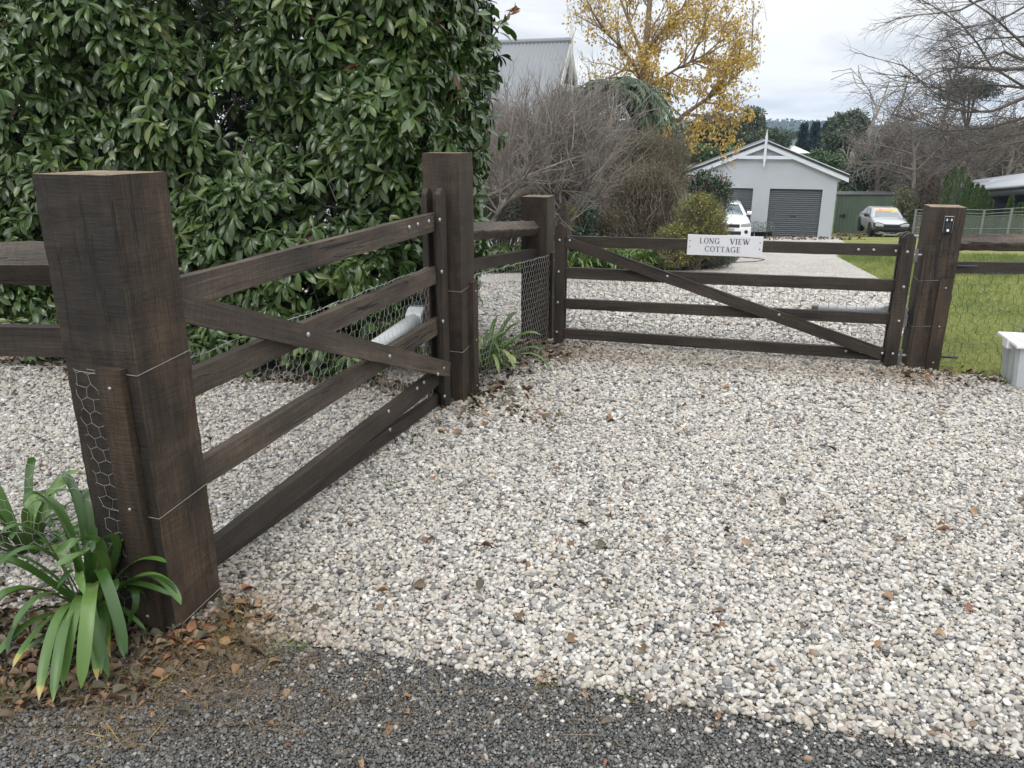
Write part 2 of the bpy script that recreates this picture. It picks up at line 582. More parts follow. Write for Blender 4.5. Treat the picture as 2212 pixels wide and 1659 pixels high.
def grow(rng, p, d, L, r, lvl, P, out, tips, rend=None):
    """recursive branch. P: dict of per level lists: seg, wander, up, n, ang, ratio, rr"""
    n = P['seg'][lvl]
    pts = [np.array(p, float)]
    d = unit(np.array(d, float))
    step = L / n
    up = np.array(P.get('trop', (0, 0, 1)), float)
    for i in range(n):
        d = unit(d + rng.normal(size=3) * P['wander'][lvl] + up * P['up'][lvl])
        pts.append(pts[-1] + d * step)
    pts = np.array(pts)
    re = r * P.get('taper', 0.35) if rend is None else rend
    out.append((lvl, pts, np.linspace(r, re, n + 1)))
    if lvl + 1 >= len(P['seg']):
        tips.append((pts, d))
        return
    nc = P['n'][lvl]
    f0 = P.get('from', [0.3] * 8)[lvl]
    for i in range(nc):
        f = f0 + (1 - f0) * (i + rng.random()) / nc
        x = f * n
        j = min(int(x), n - 1)
        q = pts[j] + (pts[j + 1] - pts[j]) * (x - j)
        t = unit(pts[j + 1] - pts[j])
        a = rad(P['ang'][lvl]) * rng.uniform(0.7, 1.3)
        s = rng.normal(size=3)
        s = unit(s - t * (s @ t))
        nd_ = t * math.cos(a) + s * math.sin(a)
        grow(rng, q, nd_, L * P['ratio'][lvl] * rng.uniform(0.6, 1.15) * (1.15 - 0.5 * f), r * P['rr'][lvl] * (1 - 0.4 * f), lvl + 1, P, out, tips)


def by_level(out, lv):
    return [(p, r) for l, p, r in out if l in lv]


def blob_pts(rng, blobs, n, shell=0.35, fuzz=0.05):
    """points near the surface of ellipsoids (c, r) with outward normals"""
    vol = np.array([b[1][0] * b[1][1] + b[1][1] * b[1][2] + b[1][0] * b[1][2] for b in blobs])
    cnt = np.maximum(1, (n * vol / vol.sum()).astype(int))
    P, N = [], []
    for (c, r), m in zip(blobs, cnt):
        u = rdir(rng, m)
        k = 1 - shell * rng.random(m) ** 1.5 + np.abs(rng.normal(0, fuzz, m))
        P.append(np.array(c) + u * np.array(r) * k[:, None])
        N.append(unit(u / np.array(r)))
    return np.concatenate(P), np.concatenate(N)


def sub_blobs(rng, c, r, n, f=0.4):
    """a crown of n lumps spread over an ellipsoid"""
    out = [(np.array(c), np.array(r) * 0.72)]
    for i in range(n):
        u = rdir(rng, 1)[0]
        if u[2] < -0.5:
            u[2] *= -1
        k = rng.uniform(f * 0.6, f * 1.25)
        out.append((np.array(c) + u * np.array(r) * (1 - k * 0.75), np.array(r) * k * np.array([1, 1, rng.uniform(0.7, 1.0)])))
    return out


def foliage(rng, blobs, n, L, W, tpl=TPL_DIA, shell=0.4, hang=0.2, clump=0.0, rbias=0.0, fuzz=0.05):
    P, N = blob_pts(rng, blobs, n, shell, fuzz)
    d = unit(N * 0.5 + rng.normal(size=P.shape) * 0.75 + np.array([0, 0, -hang]))
    nr = unit(N + rng.normal(size=P.shape) * 0.6 + np.array([0, 0, .5]))
    s = rng.uniform(0.6, 1.3, len(P))
    rn = np.clip(rng.normal(0.45, 0.22, len(P)) + rbias, 0, 1)
    return leaves(tpl, P, d, nr, L * s, W * s, rn)


def simple_tree(name, label, base, crown_c, crown_r, lumps, n, leaf, lmat, bmat, seed, group=None, cat_='tree', trunk_r=0.15, hang=0.2, shell=0.45, extra=None, tpl=TPL_DIA):
    """evergreen seen far off: forked trunk and a lumpy crown of many small leaf clumps"""
    rng = np.random.default_rng(seed)
    base = np.array(base, float)
    c = np.array(crown_c, float)
    o = empty(name, base, label, cat_, group)
    pol = []
    top = c + np.array([0, 0, crown_r[2] * 0.3])
    pol.append((np.array([base, base * .5 + top * .5 + rng.normal(size=3) * .1 * crown_r[0], top]), np.array([trunk_r, trunk_r * .7, trunk_r * .25])))
    bl = sub_blobs(rng, c, crown_r, lumps) + (extra or [])
    for b in bl[1:]:
        f = rng.uniform(.25, .6)
        s = base * (1 - f) + top * f
        pol.append((np.array([s, s * .5 + b[0] * .5 + rng.normal(size=3) * .05 * crown_r[0], b[0]]), np.array([trunk_r * .4, trunk_r * .25, trunk_r * .08])))
    tube_obj('trunk', pol, 6, MAT[bmat], o)
    leaf_obj('crown', [foliage(rng, bl, n, leaf[0], leaf[1], tpl, shell, hang)], MAT[lmat], o, False)
    return o


def conifer(name, label, base, h, r, n, leaf, lmat, seed, group=None, cat_='conifer', droop=0.35, prof=1.0, trunk=True, skirt=0.08):
    rng = np.random.default_rng(seed)
    base = np.array(base, float)
    o = empty(name, base, label, cat_, group)
    f = rng.random(n) ** 0.85
    z = skirt * h + f * h * (1 - skirt)
    rr = r * (1 - f) ** prof * rng.uniform(0.55, 1.06, n) + 0.02 * r
    a = rng.uniform(0, 2 * PI, n)
    wob = 1 + 0.16 * np.sin(a * 3 + seed) + 0.10 * np.sin(a * 5 + z * 9 / h)
    rr = rr * wob
    P = base + np.stack([rr * np.cos(a), rr * np.sin(a), z], -1)
    out = np.stack([np.cos(a), np.sin(a), np.zeros(n)], -1)
    d = unit(out + np.array([0, 0, droop]) + rng.normal(size=P.shape) * .4)
    nr = unit(out + np.array([0, 0, .4]) + rng.normal(size=P.shape) * .4)
    s = rng.uniform(.6, 1.3, n)
    rn = np.clip(rng.normal(.45, .22, n), 0, 1)
    leaf_obj('crown', [leaves(TPL_DIA, P, d, nr, leaf[0] * s, leaf[1] * s, rn)], MAT[lmat], o, False)
    tube_obj('trunk', [(np.array([base, base + [0, 0, h * .5], base + [0, 0, h * .9]]), np.array([r * .12, r * .08, r * .02]))], 6, MAT['bark_dark'], o)
    return o


# ------------------------------------------------------------------ the ground sheets
YL = [1.0, 2.0, 3.0, 4.0] + [4.5 + .25 * i for i in range(31)] + [13.0 + i for i in range(28)] + [45, 50, 55, 60.0, 120, 400, 1200, 1600]


def sheet(name, poly, off, mat, kind='structure', jag=0.0, seed=1):
    """a ground sheet from an outline in plan, cut at shared lines so all sheets stay parallel"""
    rng = random.Random(seed)
    pts = []
    n = len(poly)
    for i in range(n):
        a, b = poly[i], poly[(i + 1) % n]
        m = max(1, int(math.hypot(a[0] - b[0], a[1] - b[1]) / 0.12)) if jag else 1
        m = min(m, 60)
        for j in range(m):
            f = j / m
            jx = rng.uniform(-jag, jag) if jag and max(a[1], b[1]) < 12 else 0
            jy = rng.uniform(-jag, jag) if jag and max(a[1], b[1]) < 12 else 0
            pts.append((a[0] + (b[0] - a[0]) * f + jx, a[1] + (b[1] - a[1]) * f + jy))
    cv, ce, cf, *_ = delaunay_2d_cdt([Vector(p) for p in pts], [], [list(range(len(pts)))], 1, 1e-6)
    bm = bmesh.new()
    bv = [bm.verts.new((v[0], v[1], 0)) for v in cv]
    for f in cf:
        bm.faces.new([bv[i] for i in f])
    for y in YL:
        bmesh.ops.bisect_plane(bm, geom=list(bm.verts) + list(bm.edges) + list(bm.faces), plane_co=(0, y, 0), plane_no=(0, 1, 0))
    for v in bm.verts:
        v.co.z = float(gz(v.co.y)) + off
    bmesh.ops.recalc_face_normals(bm, faces=bm.faces)
    if sum(f.normal.z for f in bm.faces) < 0:
        bmesh.ops.reverse_faces(bm, faces=bm.faces)
    me = bpy.data.meshes.new(name)
    bm.to_mesh(me)
    bm.free()
    o = link(name, me, None, mat)
    return tag(o, kind=kind)


PEBBLE = [(0.000, (0.063, 0.066, 0.068)), (0.047, (0.126, 0.127, 0.128)), (0.121, (0.201, 0.201, 0.201)), (0.261, (0.294, 0.289, 0.279)), (0.347, (0.346, 0.300, 0.240)), (0.348, (0.286, 0.207, 0.137)), (0.354, (0.181, 0.108, 0.074)), (0.360, (0.351, 0.321, 0.283)), (0.560, (0.413, 0.387, 0.350)), (0.740, (0.466, 0.439, 0.394)), (0.850, (0.410, 0.410, 0.406)), (0.940, (0.539, 0.518, 0.479)), (1.000, (0.586, 0.575, 0.552))]


def gravel_ground(name, scale, stops, dark, bumpd, gap=(0.0, 0.10)):
    m, t, b = new_mat(name)
    tc = nd(t, 'ShaderNodeTexCoord')
    mp = nd(t, 'ShaderNodeMapping')
    mp.inputs['Scale'].default_value = (1, 1, 0)
    t.links.new(tc.outputs['Object'], mp.inputs[0])
    wob = nd(t, 'ShaderNodeTexNoise', Scale=scale * 0.8, Detail=2.0)
    t.links.new(mp.outputs[0], wob.inputs['Vector'])
    wv = nd(t, 'ShaderNodeVectorMath', operation='SCALE', Scale=0.6 / scale)
    t.links.new(wob.outputs['Color'], wv.inputs[0])
    ad = nd(t, 'ShaderNodeVectorMath', operation='ADD')
    t.links.new(mp.outputs[0], ad.inputs[0])
    t.links.new(wv.outputs[0], ad.inputs[1])
    v = nd(t, 'ShaderNodeTexVoronoi', Scale=scale)
    ve = nd(t, 'ShaderNodeTexVoronoi', feature='DISTANCE_TO_EDGE', Scale=scale)
    for q in (v, ve):
        t.links.new(ad.outputs[0], q.inputs['Vector'])
    sp = nd(t, 'ShaderNodeSeparateColor')
    t.links.new(v.outputs['Color'], sp.inputs[0])
    r = ramp(t, stops, sp.outputs[0])
    big = nd(t, 'ShaderNodeTexNoise', Scale=1.3, Detail=6.0, Roughness=0.65)
    t.links.new(mp.outputs[0], big.inputs['Vector'])
    wear = ramp(t, [(0.3, (0.80, 0.76, 0.71)), (0.62, (1.03, 1.03, 1.03))], big.outputs['Fac'])
    col = mixc(t, 1.0, r.outputs[0], wear.outputs[0], 'MULTIPLY')
    g = ramp(t, [(gap[0], (1, 1, 1)), (gap[1], (0, 0, 0))], ve.outputs['Distance'])
    col = mixc(t, mth(t, 'MULTIPLY', g.outputs[0], 0.8), col, dark)
    t.links.new(col, b.inputs['Base Color'])
    b.inputs['Roughness'].default_value = 0.6
    bp = nd(t, 'ShaderNodeBump', Strength=0.9, Distance=bumpd)
    t.links.new(mth(t, 'MINIMUM', ve.outputs['Distance'], 0.3), bp.inputs['Height'])
    t.links.new(bp.outputs[0], b.inputs['Normal'])
    MAT[name] = m
    return m


gravel_ground('gravel', 48.0, PEBBLE, (0.16, 0.14, 0.12), 0.012, (0.0, 0.055))
ASPH = [(0, (0.030, 0.030, 0.029)), (0.4, (0.066, 0.066, 0.064)), (0.8, (0.118, 0.117, 0.113)), (0.97, (0.19, 0.19, 0.185)), (1, (0.36, 0.34, 0.31))]
gravel_ground('asphalt', 120.0, ASPH, (0.018, 0.018, 0.018), 0.006)


def two_tone(name, stops, scale, fine, bump, rough=0.9):
    m, t, b = new_mat(name)
    tc = nd(t, 'ShaderNodeTexCoord')
    a = nd(t, 'ShaderNodeTexNoise', Scale=scale, Detail=7.0, Roughness=0.65)
    f = nd(t, 'ShaderNodeTexNoise', Scale=fine, Detail=5.0, Roughness=0.7)
    for q in (a, f):
        t.links.new(tc.outputs['Object'], q.inputs['Vector'])
    mixv = mth(t, 'ADD', mth(t, 'MULTIPLY', a.outputs['Fac'], 0.55), mth(t, 'MULTIPLY', f.outputs['Fac'], 0.45))
    r = ramp(t, stops, mixv)
    t.links.new(r.outputs[0], b.inputs['Base Color'])
    b.inputs['Roughness'].default_value = rough
    b.inputs['Specular IOR Level'].default_value = 0.2
    bp = nd(t, 'ShaderNodeBump', Strength=bump, Distance=0.03)
    t.links.new(f.outputs['Fac'], bp.inputs['Height'])
    t.links.new(bp.outputs[0], b.inputs['Normal'])
    MAT[name] = m
    return m


two_tone('soil', [(0.3, (0.030, 0.021, 0.015)), (0.5, (0.075, 0.052, 0.035)), (0.7, (0.14, 0.10, 0.065))], 3, 60, 0.8)
two_tone('lawn_turf', [(0.32, (0.070, 0.080, 0.026)), (0.45, (0.130, 0.148, 0.040)), (0.56, (0.190, 0.198, 0.060)), (0.7, (0.29, 0.265, 0.12))], 0.9, 30, 0.9)
two_tone('field', [(0.3, (0.04, 0.05, 0.02)), (0.5, (0.07, 0.08, 0.03)), (0.7, (0.14, 0.12, 0.06))], 0.12, 2.0, 0.5)
two_tone('forest_hill', [(0.3, (0.012, 0.022, 0.014)), (0.5, (0.028, 0.042, 0.026)), (0.7, (0.060, 0.072, 0.045))], 0.03, 0.12, 1.0)

tag(sheet('ground', [(-500, -6), (500, -6), (900, 1500), (-900, 1500)], -0.012, MAT['field']), kind='structure')
LAWN_EDGE = [(2.80, 5.16), (2.70, 5.7), (3.05, 6.05), (3.45, 6.6), (4.20, 8.45), (5.25, 11.1), (7.25, 17.5), (9.6, 22.5), (10.75, 25.2), (12.9, 31), (14.3, 34.5)]
sheet('lawn', [(3.0, 5.15)] + [(3.32, 5.08), (3.75, 4.97), (4.3, 4.88), (6.5, 4.4), (40, 4.0), (45, 60), (14.3, 60)] + LAWN_EDGE[::-1], -0.004, MAT['lawn_turf'])
BED = [(6.0, 19.2), (5.35, 18.2), (4.4, 15.4), (3.75, 14.0), (2.9, 13.0), (0.8, 12.4), (-1.2, 12.3), (-6, 12.3)]
sheet('garden_bed', BED + [(-30, 12.3), (-30, 45), (8.2, 45), (8.2, 35.5), (8.3, 33), (7.0, 25)], 0.002, MAT['soil'])
ROADLINE = [(-0.86, 2.215), (-0.74, 2.184), (-0.52, 2.148), (-0.30, 2.09), (-0.08, 2.034), (0.13, 1.981), (0.505, 1.881), (0.84, 1.806), (1.13, 1.736), (1.37, 1.686), (1.9, 1.60), (4.5, 1.2)]
DRIVE = [(-9, 2.55), (-1.35, 2.36), (-1.12, 2.28), (-0.95, 2.30)] + ROADLINE + [(9, 1.0), (9, 3.9), (6.5, 4.4), (4.3, 4.88), (3.75, 4.97), (3.32, 5.08), (3.0, 5.15)] + LAWN_EDGE[1:] + [(14.2, 36.2), (8.2, 36.2), (8.2, 33), (7.0, 25)] + BED + [(-9, 12.3)]
sheet('driveway', DRIVE, 0.0, MAT['gravel'], jag=0.02, seed=4)
sheet('road', [(-30, -5), (30, -5), (30, 0.6)] + ROADLINE[::-1] + [(-1.3, 2.08), (-2.6, 2.0), (-30, 2.0)], -0.002, MAT['asphalt'], jag=0.012, seed=5)
sheet('verge', [(-12, 1.80), (-2.6, 1.78), (-1.5, 1.84), (-1.1, 1.93), (-0.86, 2.06), (-0.80, 2.18), (-0.83, 2.32), (-0.95, 2.44), (-1.35, 2.50), (-2.0, 2.55), (-12, 2.75)], 0.006, MAT['soil'], jag=0.02, seed=6)


def in_poly(x, y, poly):
    inside = np.zeros(len(x), bool)
    n = len(poly)
    for i in range(n):
        x0, y0 = poly[i]
        x1, y1 = poly[(i + 1) % n]
        c = ((y0 > y) != (y1 > y)) & (x < (x1 - x0) * (y - y0) / ((y1 - y0) if y1 != y0 else 1e-9) + x0)
        inside ^= c
    return inside


def in_frame(P, m=1.1):
    px, py = proj(P)
    dep = P[:, 1]
    mx = m / dep * F
    return (px > -mx) & (px < 2212 + mx) & (py > -50) & (py < 1659 + mx)


def scatter_group(name, mat, variants=6, sub=2, rough=0.5):
    """geometry nodes: lumpy stones on the points of the mesh, turned and sized by its attributes"""
    g = bpy.data.node_groups.new(name, 'GeometryNodeTree')
    g.interface.new_socket('Geometry', in_out='INPUT', socket_type='NodeSocketGeometry')
    g.interface.new_socket('Geometry', in_out='OUTPUT', socket_type='NodeSocketGeometry')
    N = g.nodes
    i = N.new('NodeGroupInput')
    o = N.new('NodeGroupOutput')
    inst = N.new('GeometryNodeInstanceOnPoints')
    join = N.new('GeometryNodeJoinGeometry')
    for k in range(variants):
        ico = N.new('GeometryNodeMeshIcoSphere')
        ico.inputs['Radius'].default_value = 0.5
        ico.inputs['Subdivisions'].default_value = sub
        sp = N.new('GeometryNodeSetPosition')
        nz = N.new('ShaderNodeTexNoise')
        nz.noise_dimensions = '4D'
        nz.inputs['W'].default_value = k * 3.7
        nz.inputs['Scale'].default_value = rough * 3
        nz.inputs['Detail'].default_value = 1.0
        vm = N.new('ShaderNodeVectorMath')
        vm.operation = 'SUBTRACT'
        vm.inputs[1].default_value = (.5, .5, .5)
        vs = N.new('ShaderNodeVectorMath')
        vs.operation = 'SCALE'
        vs.inputs['Scale'].default_value = 0.75
        g.links.new(nz.outputs['Color'], vm.inputs[0])
        g.links.new(vm.outputs[0], vs.inputs[0])
        g.links.new(ico.outputs['Mesh'], sp.inputs['Geometry'])
        g.links.new(vs.outputs[0], sp.inputs['Offset'])
        sh = N.new('GeometryNodeSetShadeSmooth')
        g.links.new(sp.outputs[0], sh.inputs['Geometry'])
        sm = N.new('GeometryNodeSetMaterial')
        sm.inputs['Material'].default_value = mat
        g.links.new(sh.outputs[0], sm.inputs['Geometry'])
        gi = N.new('GeometryNodeGeometryToInstance')
        g.links.new(sm.outputs[0], gi.inputs[0])
        g.links.new(gi.outputs[0], join.inputs[0])
    g.links.new(join.outputs[0], inst.inputs['Instance'])
    inst.inputs['Pick Instance'].default_value = True

    def attr(nm, ty):
        a = N.new('GeometryNodeInputNamedAttribute')
        a.data_type = ty
        a.inputs['Name'].default_value = nm
        return a.outputs['Attribute']
    g.links.new(attr('idx', 'INT'), inst.inputs['Instance Index'])
    er = N.new('FunctionNodeEulerToRotation')
    g.links.new(attr('rot', 'FLOAT_VECTOR'), er.inputs[0])
    g.links.new(er.outputs[0], inst.inputs['Rotation'])
    g.links.new(attr('scl', 'FLOAT_VECTOR'), inst.inputs['Scale'])
    g.links.new(i.outputs[0], inst.inputs['Points'])
    g.links.new(inst.outputs[0], o.inputs[0])
    return g


def scatter(name, P, scl, rot, col, group, variants=6, seed=0, dirt=None):
    me = bpy.data.meshes.new(name)
    n = len(P)
    me.vertices.add(n)
    me.vertices.foreach_set('co', P.astype(np.float32).ravel())
    for k, ty, a in (('rot', 'FLOAT_VECTOR', rot), ('scl', 'FLOAT_VECTOR', scl)):
        me.attributes.new(k, ty, 'POINT').data.foreach_set('vector', a.astype(np.float32).ravel())
    me.attributes.new('col', 'FLOAT', 'POINT').data.foreach_set('value', col.astype(np.float32))
    me.attributes.new('dirt', 'FLOAT', 'POINT').data.foreach_set('value', (np.zeros(n) if dirt is None else dirt).astype(np.float32))
    me.attributes.new('idx', 'INT', 'POINT').data.foreach_set('value', np.random.default_rng(seed).integers(0, variants, n).astype(np.int32))
    o = link(name, me)
    md = o.modifiers.new('scatter', 'NODES')
    md.node_group = group
    return tag(o, kind='stuff')


def stone_mat(name, stops, rough=0.5):
    m, t, b = new_mat(name)
    a = nd(t, 'ShaderNodeAttribute', attribute_name='col', attribute_type='INSTANCER')
    r = ramp(t, stops, a.outputs['Fac'])
    tc = nd(t, 'ShaderNodeTexCoord')
    n = nd(t, 'ShaderNodeTexNoise', Scale=3.0, Detail=5.0, Roughness=0.6, Distortion=0.5)
    t.links.new(tc.outputs['Object'], n.inputs['Vector'])
    v = ramp(t, [(0.3, (0.80, 0.78, 0.75)), (0.65, (1.06, 1.06, 1.06))], n.outputs['Fac'])
    ad = nd(t, 'ShaderNodeAttribute', attribute_name='dirt', attribute_type='INSTANCER')
    dr = ramp(t, [(0.0, (1, 1, 1)), (1.0, (0.50, 0.42, 0.34))], ad.outputs['Fac'])
    c = mixc(t, 1.0, r.outputs[0], v.outputs[0], 'MULTIPLY')
    t.links.new(mixc(t, 1.0, c, dr.outputs[0], 'MULTIPLY'), b.inputs['Base Color'])
    b.inputs['Roughness'].default_value = rough
    b.inputs['Specular IOR Level'].default_value = 0.4
    MAT[name] = m
    return m


def hexgrid(rng, x0, x1, y0, y1, p, jit):
    xs = np.arange(x0, x1, p)
    ys = np.arange(y0, y1, p * 0.87)
    X, Y = np.meshgrid(xs, ys)
    X = X + (np.arange(len(ys)) % 2)[:, None] * p / 2
    X = X.ravel() + rng.uniform(-jit, jit, X.size) * p
    Y = Y.ravel() + rng.uniform(-jit, jit, Y.size) * p
    return X, Y


def build_stones():
    rng = np.random.default_rng(11)
    grp = scatter_group('gravel_scatter', stone_mat('pebble', PEBBLE, 0.5), 7, 2, 0.55)
    Ps, Ss = [], []
    for (y0, y1, p, size) in ((1.2, 4.2, 0.0126, 0.0154), (4.2, 6.6, 0.0150, 0.0178), (6.6, 10.5, 0.021, 0.0245)):
        X, Y = hexgrid(rng, -6, 7.5, y0, y1, p, 0.42)
        keep = in_poly(X, Y, DRIVE)
        X, Y = X[keep], Y[keep]
        P = np.stack([X, Y, gz(Y)], -1)
        k = in_frame(P)
        P = P[k]
        if y0 > 6:
            k = rng.random(len(P)) < np.clip((10.6 - P[:, 1]) / 1.6, 0, 1)
            P = P[k]
        s = size * np.exp(np.clip(rng.normal(0, 0.33, len(P)), -.9, .5))
        P[:, 2] += .004 + s * rng.uniform(0.0, 0.55, len(P))
        Ps.append(P)
        Ss.append(s)
    # strays kicked out on the road and the verge
    n = 900
    X = rng.uniform(-2.2, 3.2, n)
    Yl = np.interp(X, [a for a, b in ROADLINE], [b for a, b in ROADLINE])
    Y = Yl - rng.exponential(0.09, n)
    P = np.stack([X, Y, np.full(n, 0.004)], -1)
    Ps.append(P)
    Ss.append(0.0115 * np.exp(rng.normal(0, .35, n)))
    P = np.concatenate(Ps)
    s = np.concatenate(Ss)
    n = len(P)
    scl = np.stack([s * rng.uniform(.95, 1.35, n), s * rng.uniform(.78, 1.0, n), s * rng.uniform(.5, .8, n)], -1)
    rot = np.stack([rng.normal(0, .35, n), rng.normal(0, .35, n), rng.uniform(0, 2 * PI, n)], -1)
    # darker, leaf stained gravel close to the posts and in the wheel tracks' middle
    col = rng.random(n)
    x, y = P[:, 0], P[:, 1]
    # muddy, leaf stained patches: low spots, along the gates, by the posts and the road edge
    pat = .5 + .28 * np.sin(x * 1.9 + 1.6 * np.sin(y * 1.3)) * np.sin(y * 2.3 + 1.2 * np.sin(x * 1.1)) + .22 * np.sin(x * 5.7 + y * 3.1 + 2 * np.sin(y * 2.2)) * np.sin(y * 6.3 - x * 2.7)
    dist = np.abs((x - .373) * .26 + (y - 5.75) * .966)
    dirt = .38 * np.clip(pat - .45, 0, 1) + .55 * np.exp(-(dist / .28) ** 2) * (x > .2) * (x < 2.8)
    for cx, cy, r, a in ((-1.0, 2.3, .35, .6), (-.25, 4.7, .35, .5), (.15, 5.7, .4, .6), (2.9, 5.1, .3, .5), (-.9, 4.95, .5, .3), (-2.5, 5.2, .6, .3)):
        dirt += a * np.exp(-((x - cx) ** 2 + (y - cy) ** 2) / r ** 2)
    Yr = np.interp(x, [a for a, b in ROADLINE], [b for a, b in ROADLINE])
    dirt += .30 * np.exp(-np.abs(y - Yr) / .16)
    dirt = np.clip(dirt + rng.normal(0, .13, n), 0, 1)
    scatter('gravel', P, scl, rot, col, grp, 7, 3, dirt)
    grp2 = scatter_group('chip_scatter', stone_mat('road_chip', ASPH, 0.55), 5, 1, 0.9)
    X, Y = hexgrid(rng, -2.6, 3.2, 1.25, 2.15, 0.0078, 0.45)
    Yl = np.interp(X, [a for a, b in ROADLINE], [b for a, b in ROADLINE])
    keep = (Y < Yl + rng.normal(0.02, 0.02, len(X))) & (rng.random(len(X)) < np.where((X < -0.75) & (Y > 1.86), 0.30, 0.93))
    P = np.stack([X, Y, np.full(len(X), 0.001)], -1)[keep]
    P = P[in_frame(P)]
    n = len(P)
    s = 0.0092 * np.exp(rng.normal(0, .25, n))
    P[:, 2] += s * rng.uniform(0, .35, n) + np.where((P[:, 0] < -.7) & (P[:, 1] > 1.8), .007, 0)
    scl = np.stack([s * rng.uniform(.9, 1.4, n), s, s * rng.uniform(.5, .9, n)], -1)
    rot = rng.uniform(-1, 1, (n, 3)) * np.array([.6, .6, PI])
    scatter('road_chippings', P, scl, rot, rng.random(n), grp2, 5, 4)


build_stones()


# ------------------------------------------------------------------ timber
def frame(p, X, Y):
    X = Vector([float(v) for v in X]).normalized()
    Y = Vector([float(v) for v in Y])
    Y = (Y - X * Y.dot(X)).normalized()
    Z = X.cross(Y)
    M = Matrix((X, Y, Z)).transposed().to_4x4()
    M.translation = Vector([float(v) for v in p])
    return M


def timber(name, p0, p1, w, t, nrm, mat, parent, prof=None, bev=0.004, jit=0.0015, seed=0, endmat=None):
    """a length of timber: X along the grain, Y its thickness t (towards nrm), Z its width w.
    prof: outline in (y, z) for a section that is no rectangle"""
    p0, p1 = np.array(p0, float), np.array(p1, float)
    L = np.linalg.norm(p1 - p0)
    rng = random.Random(seed + int(L * 1000) + int(abs(p0[0]) * 997))
    bm = bmesh.new()
    if prof is None:
        prof = [(-t / 2, -w / 2), (t / 2, -w / 2), (t / 2, w / 2), (-t / 2, w / 2)]
    n = max(2, int(L / (0.05 if jit > .002 else 0.12)))
    rings = []
    for i in range(n + 1):
        x = L * i / n
        j = 0 if i in (0, n) else jit
        rings.append([bm.verts.new((x, a + rng.uniform(-j, j), b + rng.uniform(-j, j))) for a, b in prof])
    k = len(prof)
    for a, b in zip(rings[:-1], rings[1:]):
        for j in range(k):
            bm.faces.new((a[j], a[(j + 1) % k], b[(j + 1) % k], b[j]))
    e0 = bm.faces.new(rings[0][::-1])
    e1 = bm.faces.new(rings[-1])
    if endmat:
        e1.material_index = 1
    sharp = [e for e in bm.edges if len(e.link_faces) == 2 and e.calc_face_angle(0) > 0.4]
    bmesh.ops.bevel(bm, geom=sharp, offset=bev, segments=2, affect='EDGES', profile=0.5)
    me = bm_mesh(bm, name)
    return link(name, me, parent, [MAT[mat], MAT[endmat]] if endmat else MAT[mat], frame(p0, p1 - p0, nrm))


def stile(name, p0, h, w, t, nrm, mat, parent, clip=0.03, seed=0):
    """upright gate board with a clipped top; p0 = foot, centre"""
    bm = bmesh.new()
    pr = [(0, -w / 2), (h - clip, -w / 2), (h, -w / 2 + clip), (h, w / 2 - clip), (h - clip, w / 2), (0, w / 2)]
    lo = [bm.verts.new((a, -t / 2, b)) for a, b in pr]
    hi = [bm.verts.new((a, t / 2, b)) for a, b in pr]
    bm.faces.new(lo)
    bm.faces.new(hi[::-1])
    for i in range(6):
        j = (i + 1) % 6
        bm.faces.new((lo[i], hi[i], hi[j], lo[j]))
    bmesh.ops.recalc_face_normals(bm, faces=bm.faces)
    bevel(bm, 0.003)
    return link(name, bm_mesh(bm, name), parent, MAT[mat], frame(p0, (0, 0, 1), nrm))


BOLT_ME = None


def bolt(p, nrm, parent, r=0.0105):
    global BOLT_ME
    if BOLT_ME is None:
        bm = bmesh.new()
        bm_lathe(bm, [(1.0, -0.15), (1.0, 0.12), (0.86, 0.38), (0.55, 0.56), (0.12, 0.62)], 12)
        BOLT_ME = bm_mesh(bm, 'bolt', True)
    M = frame(p, np.cross(nrm, (0, 0, 1)), (0, 0, 1))
    X = Vector(M.col[0][:3])
    Z = Vector([float(v) for v in nrm]).normalized()
    Yv = Z.cross(X)
    M = Matrix((X, Yv, Z)).transposed().to_4x4() @ Matrix.Scale(r, 4)
    M.translation = Vector([float(v) for v in p])
    return link('bolt', BOLT_ME, parent, MAT['bolt_steel'], M)


def net(name, fn, s0, s1, z0, z1, w, r, mat, parent, seed=0, clip=None, wob=0.003):
    """hexagonal wire netting on the surface fn(s, z) -> point"""
    rng = np.random.default_rng(seed)
    q = w * 0.22
    hh = w * 0.62
    pol = []
    rows = int((z1 - z0) / (hh + q)) + 1
    cols = int((s1 - s0) / (w / 2)) + 1
    node = {}

    def N(i, j, k):
        """k 0 lower, 1 upper"""
        if (i, j, k) not in node:
            s = s0 + i * w / 2
            up = (i + j) % 2
            z = z1 - j * (hh + q) + (q / 2 if up else -q / 2)
            node[(i, j, k)] = np.array(fn(s + rng.normal() * wob, z + rng.normal() * wob)) + rng.normal(size=3) * wob * 0.4
        return node[(i, j, k)]
    for j in range(rows + 1):
        run = []
        for i in range(cols + 1):
            s = s0 + i * w / 2
            z = z1 - j * (hh + q)
            if z < z0 - q or (clip and not clip(s, z)):
                if len(run) > 1:
                    pol.append((np.array(run), np.full(len(run), r)))
                run = []
                continue
            run.append(N(i, j, 0))
            if (i + j) % 2 == 0 and j < rows and z - hh > z0:
                a, b = N(i, j, 0), N(i, j + 1, 0)
                pol.append((np.array([a, b]), np.full(2, r * 1.35)))
        if len(run) > 1:
            pol.append((np.array(run), np.full(len(run), r)))
    pol.append((np.array([fn(s0 + (s1 - s0) * f, z1 + .004 * math.sin(f * 40)) for f in np.linspace(0, 1, 30)]), np.full(30, r * 1.5)))
    return tube_obj(name, pol, 3, MAT[mat], parent)


U = np.array([0.306, 0.952, 0.0])          # along the left gate, away from the road
VV = np.array([-0.952, 0.306, 0.0])        # to the left, along the left fence
UP = np.array([0, 0, 1.0])
UR = np.array([0.966, -0.26, 0.0])         # along the wide gate
NR = np.array([-0.26, -0.966, 0.0])        # its face towards the road


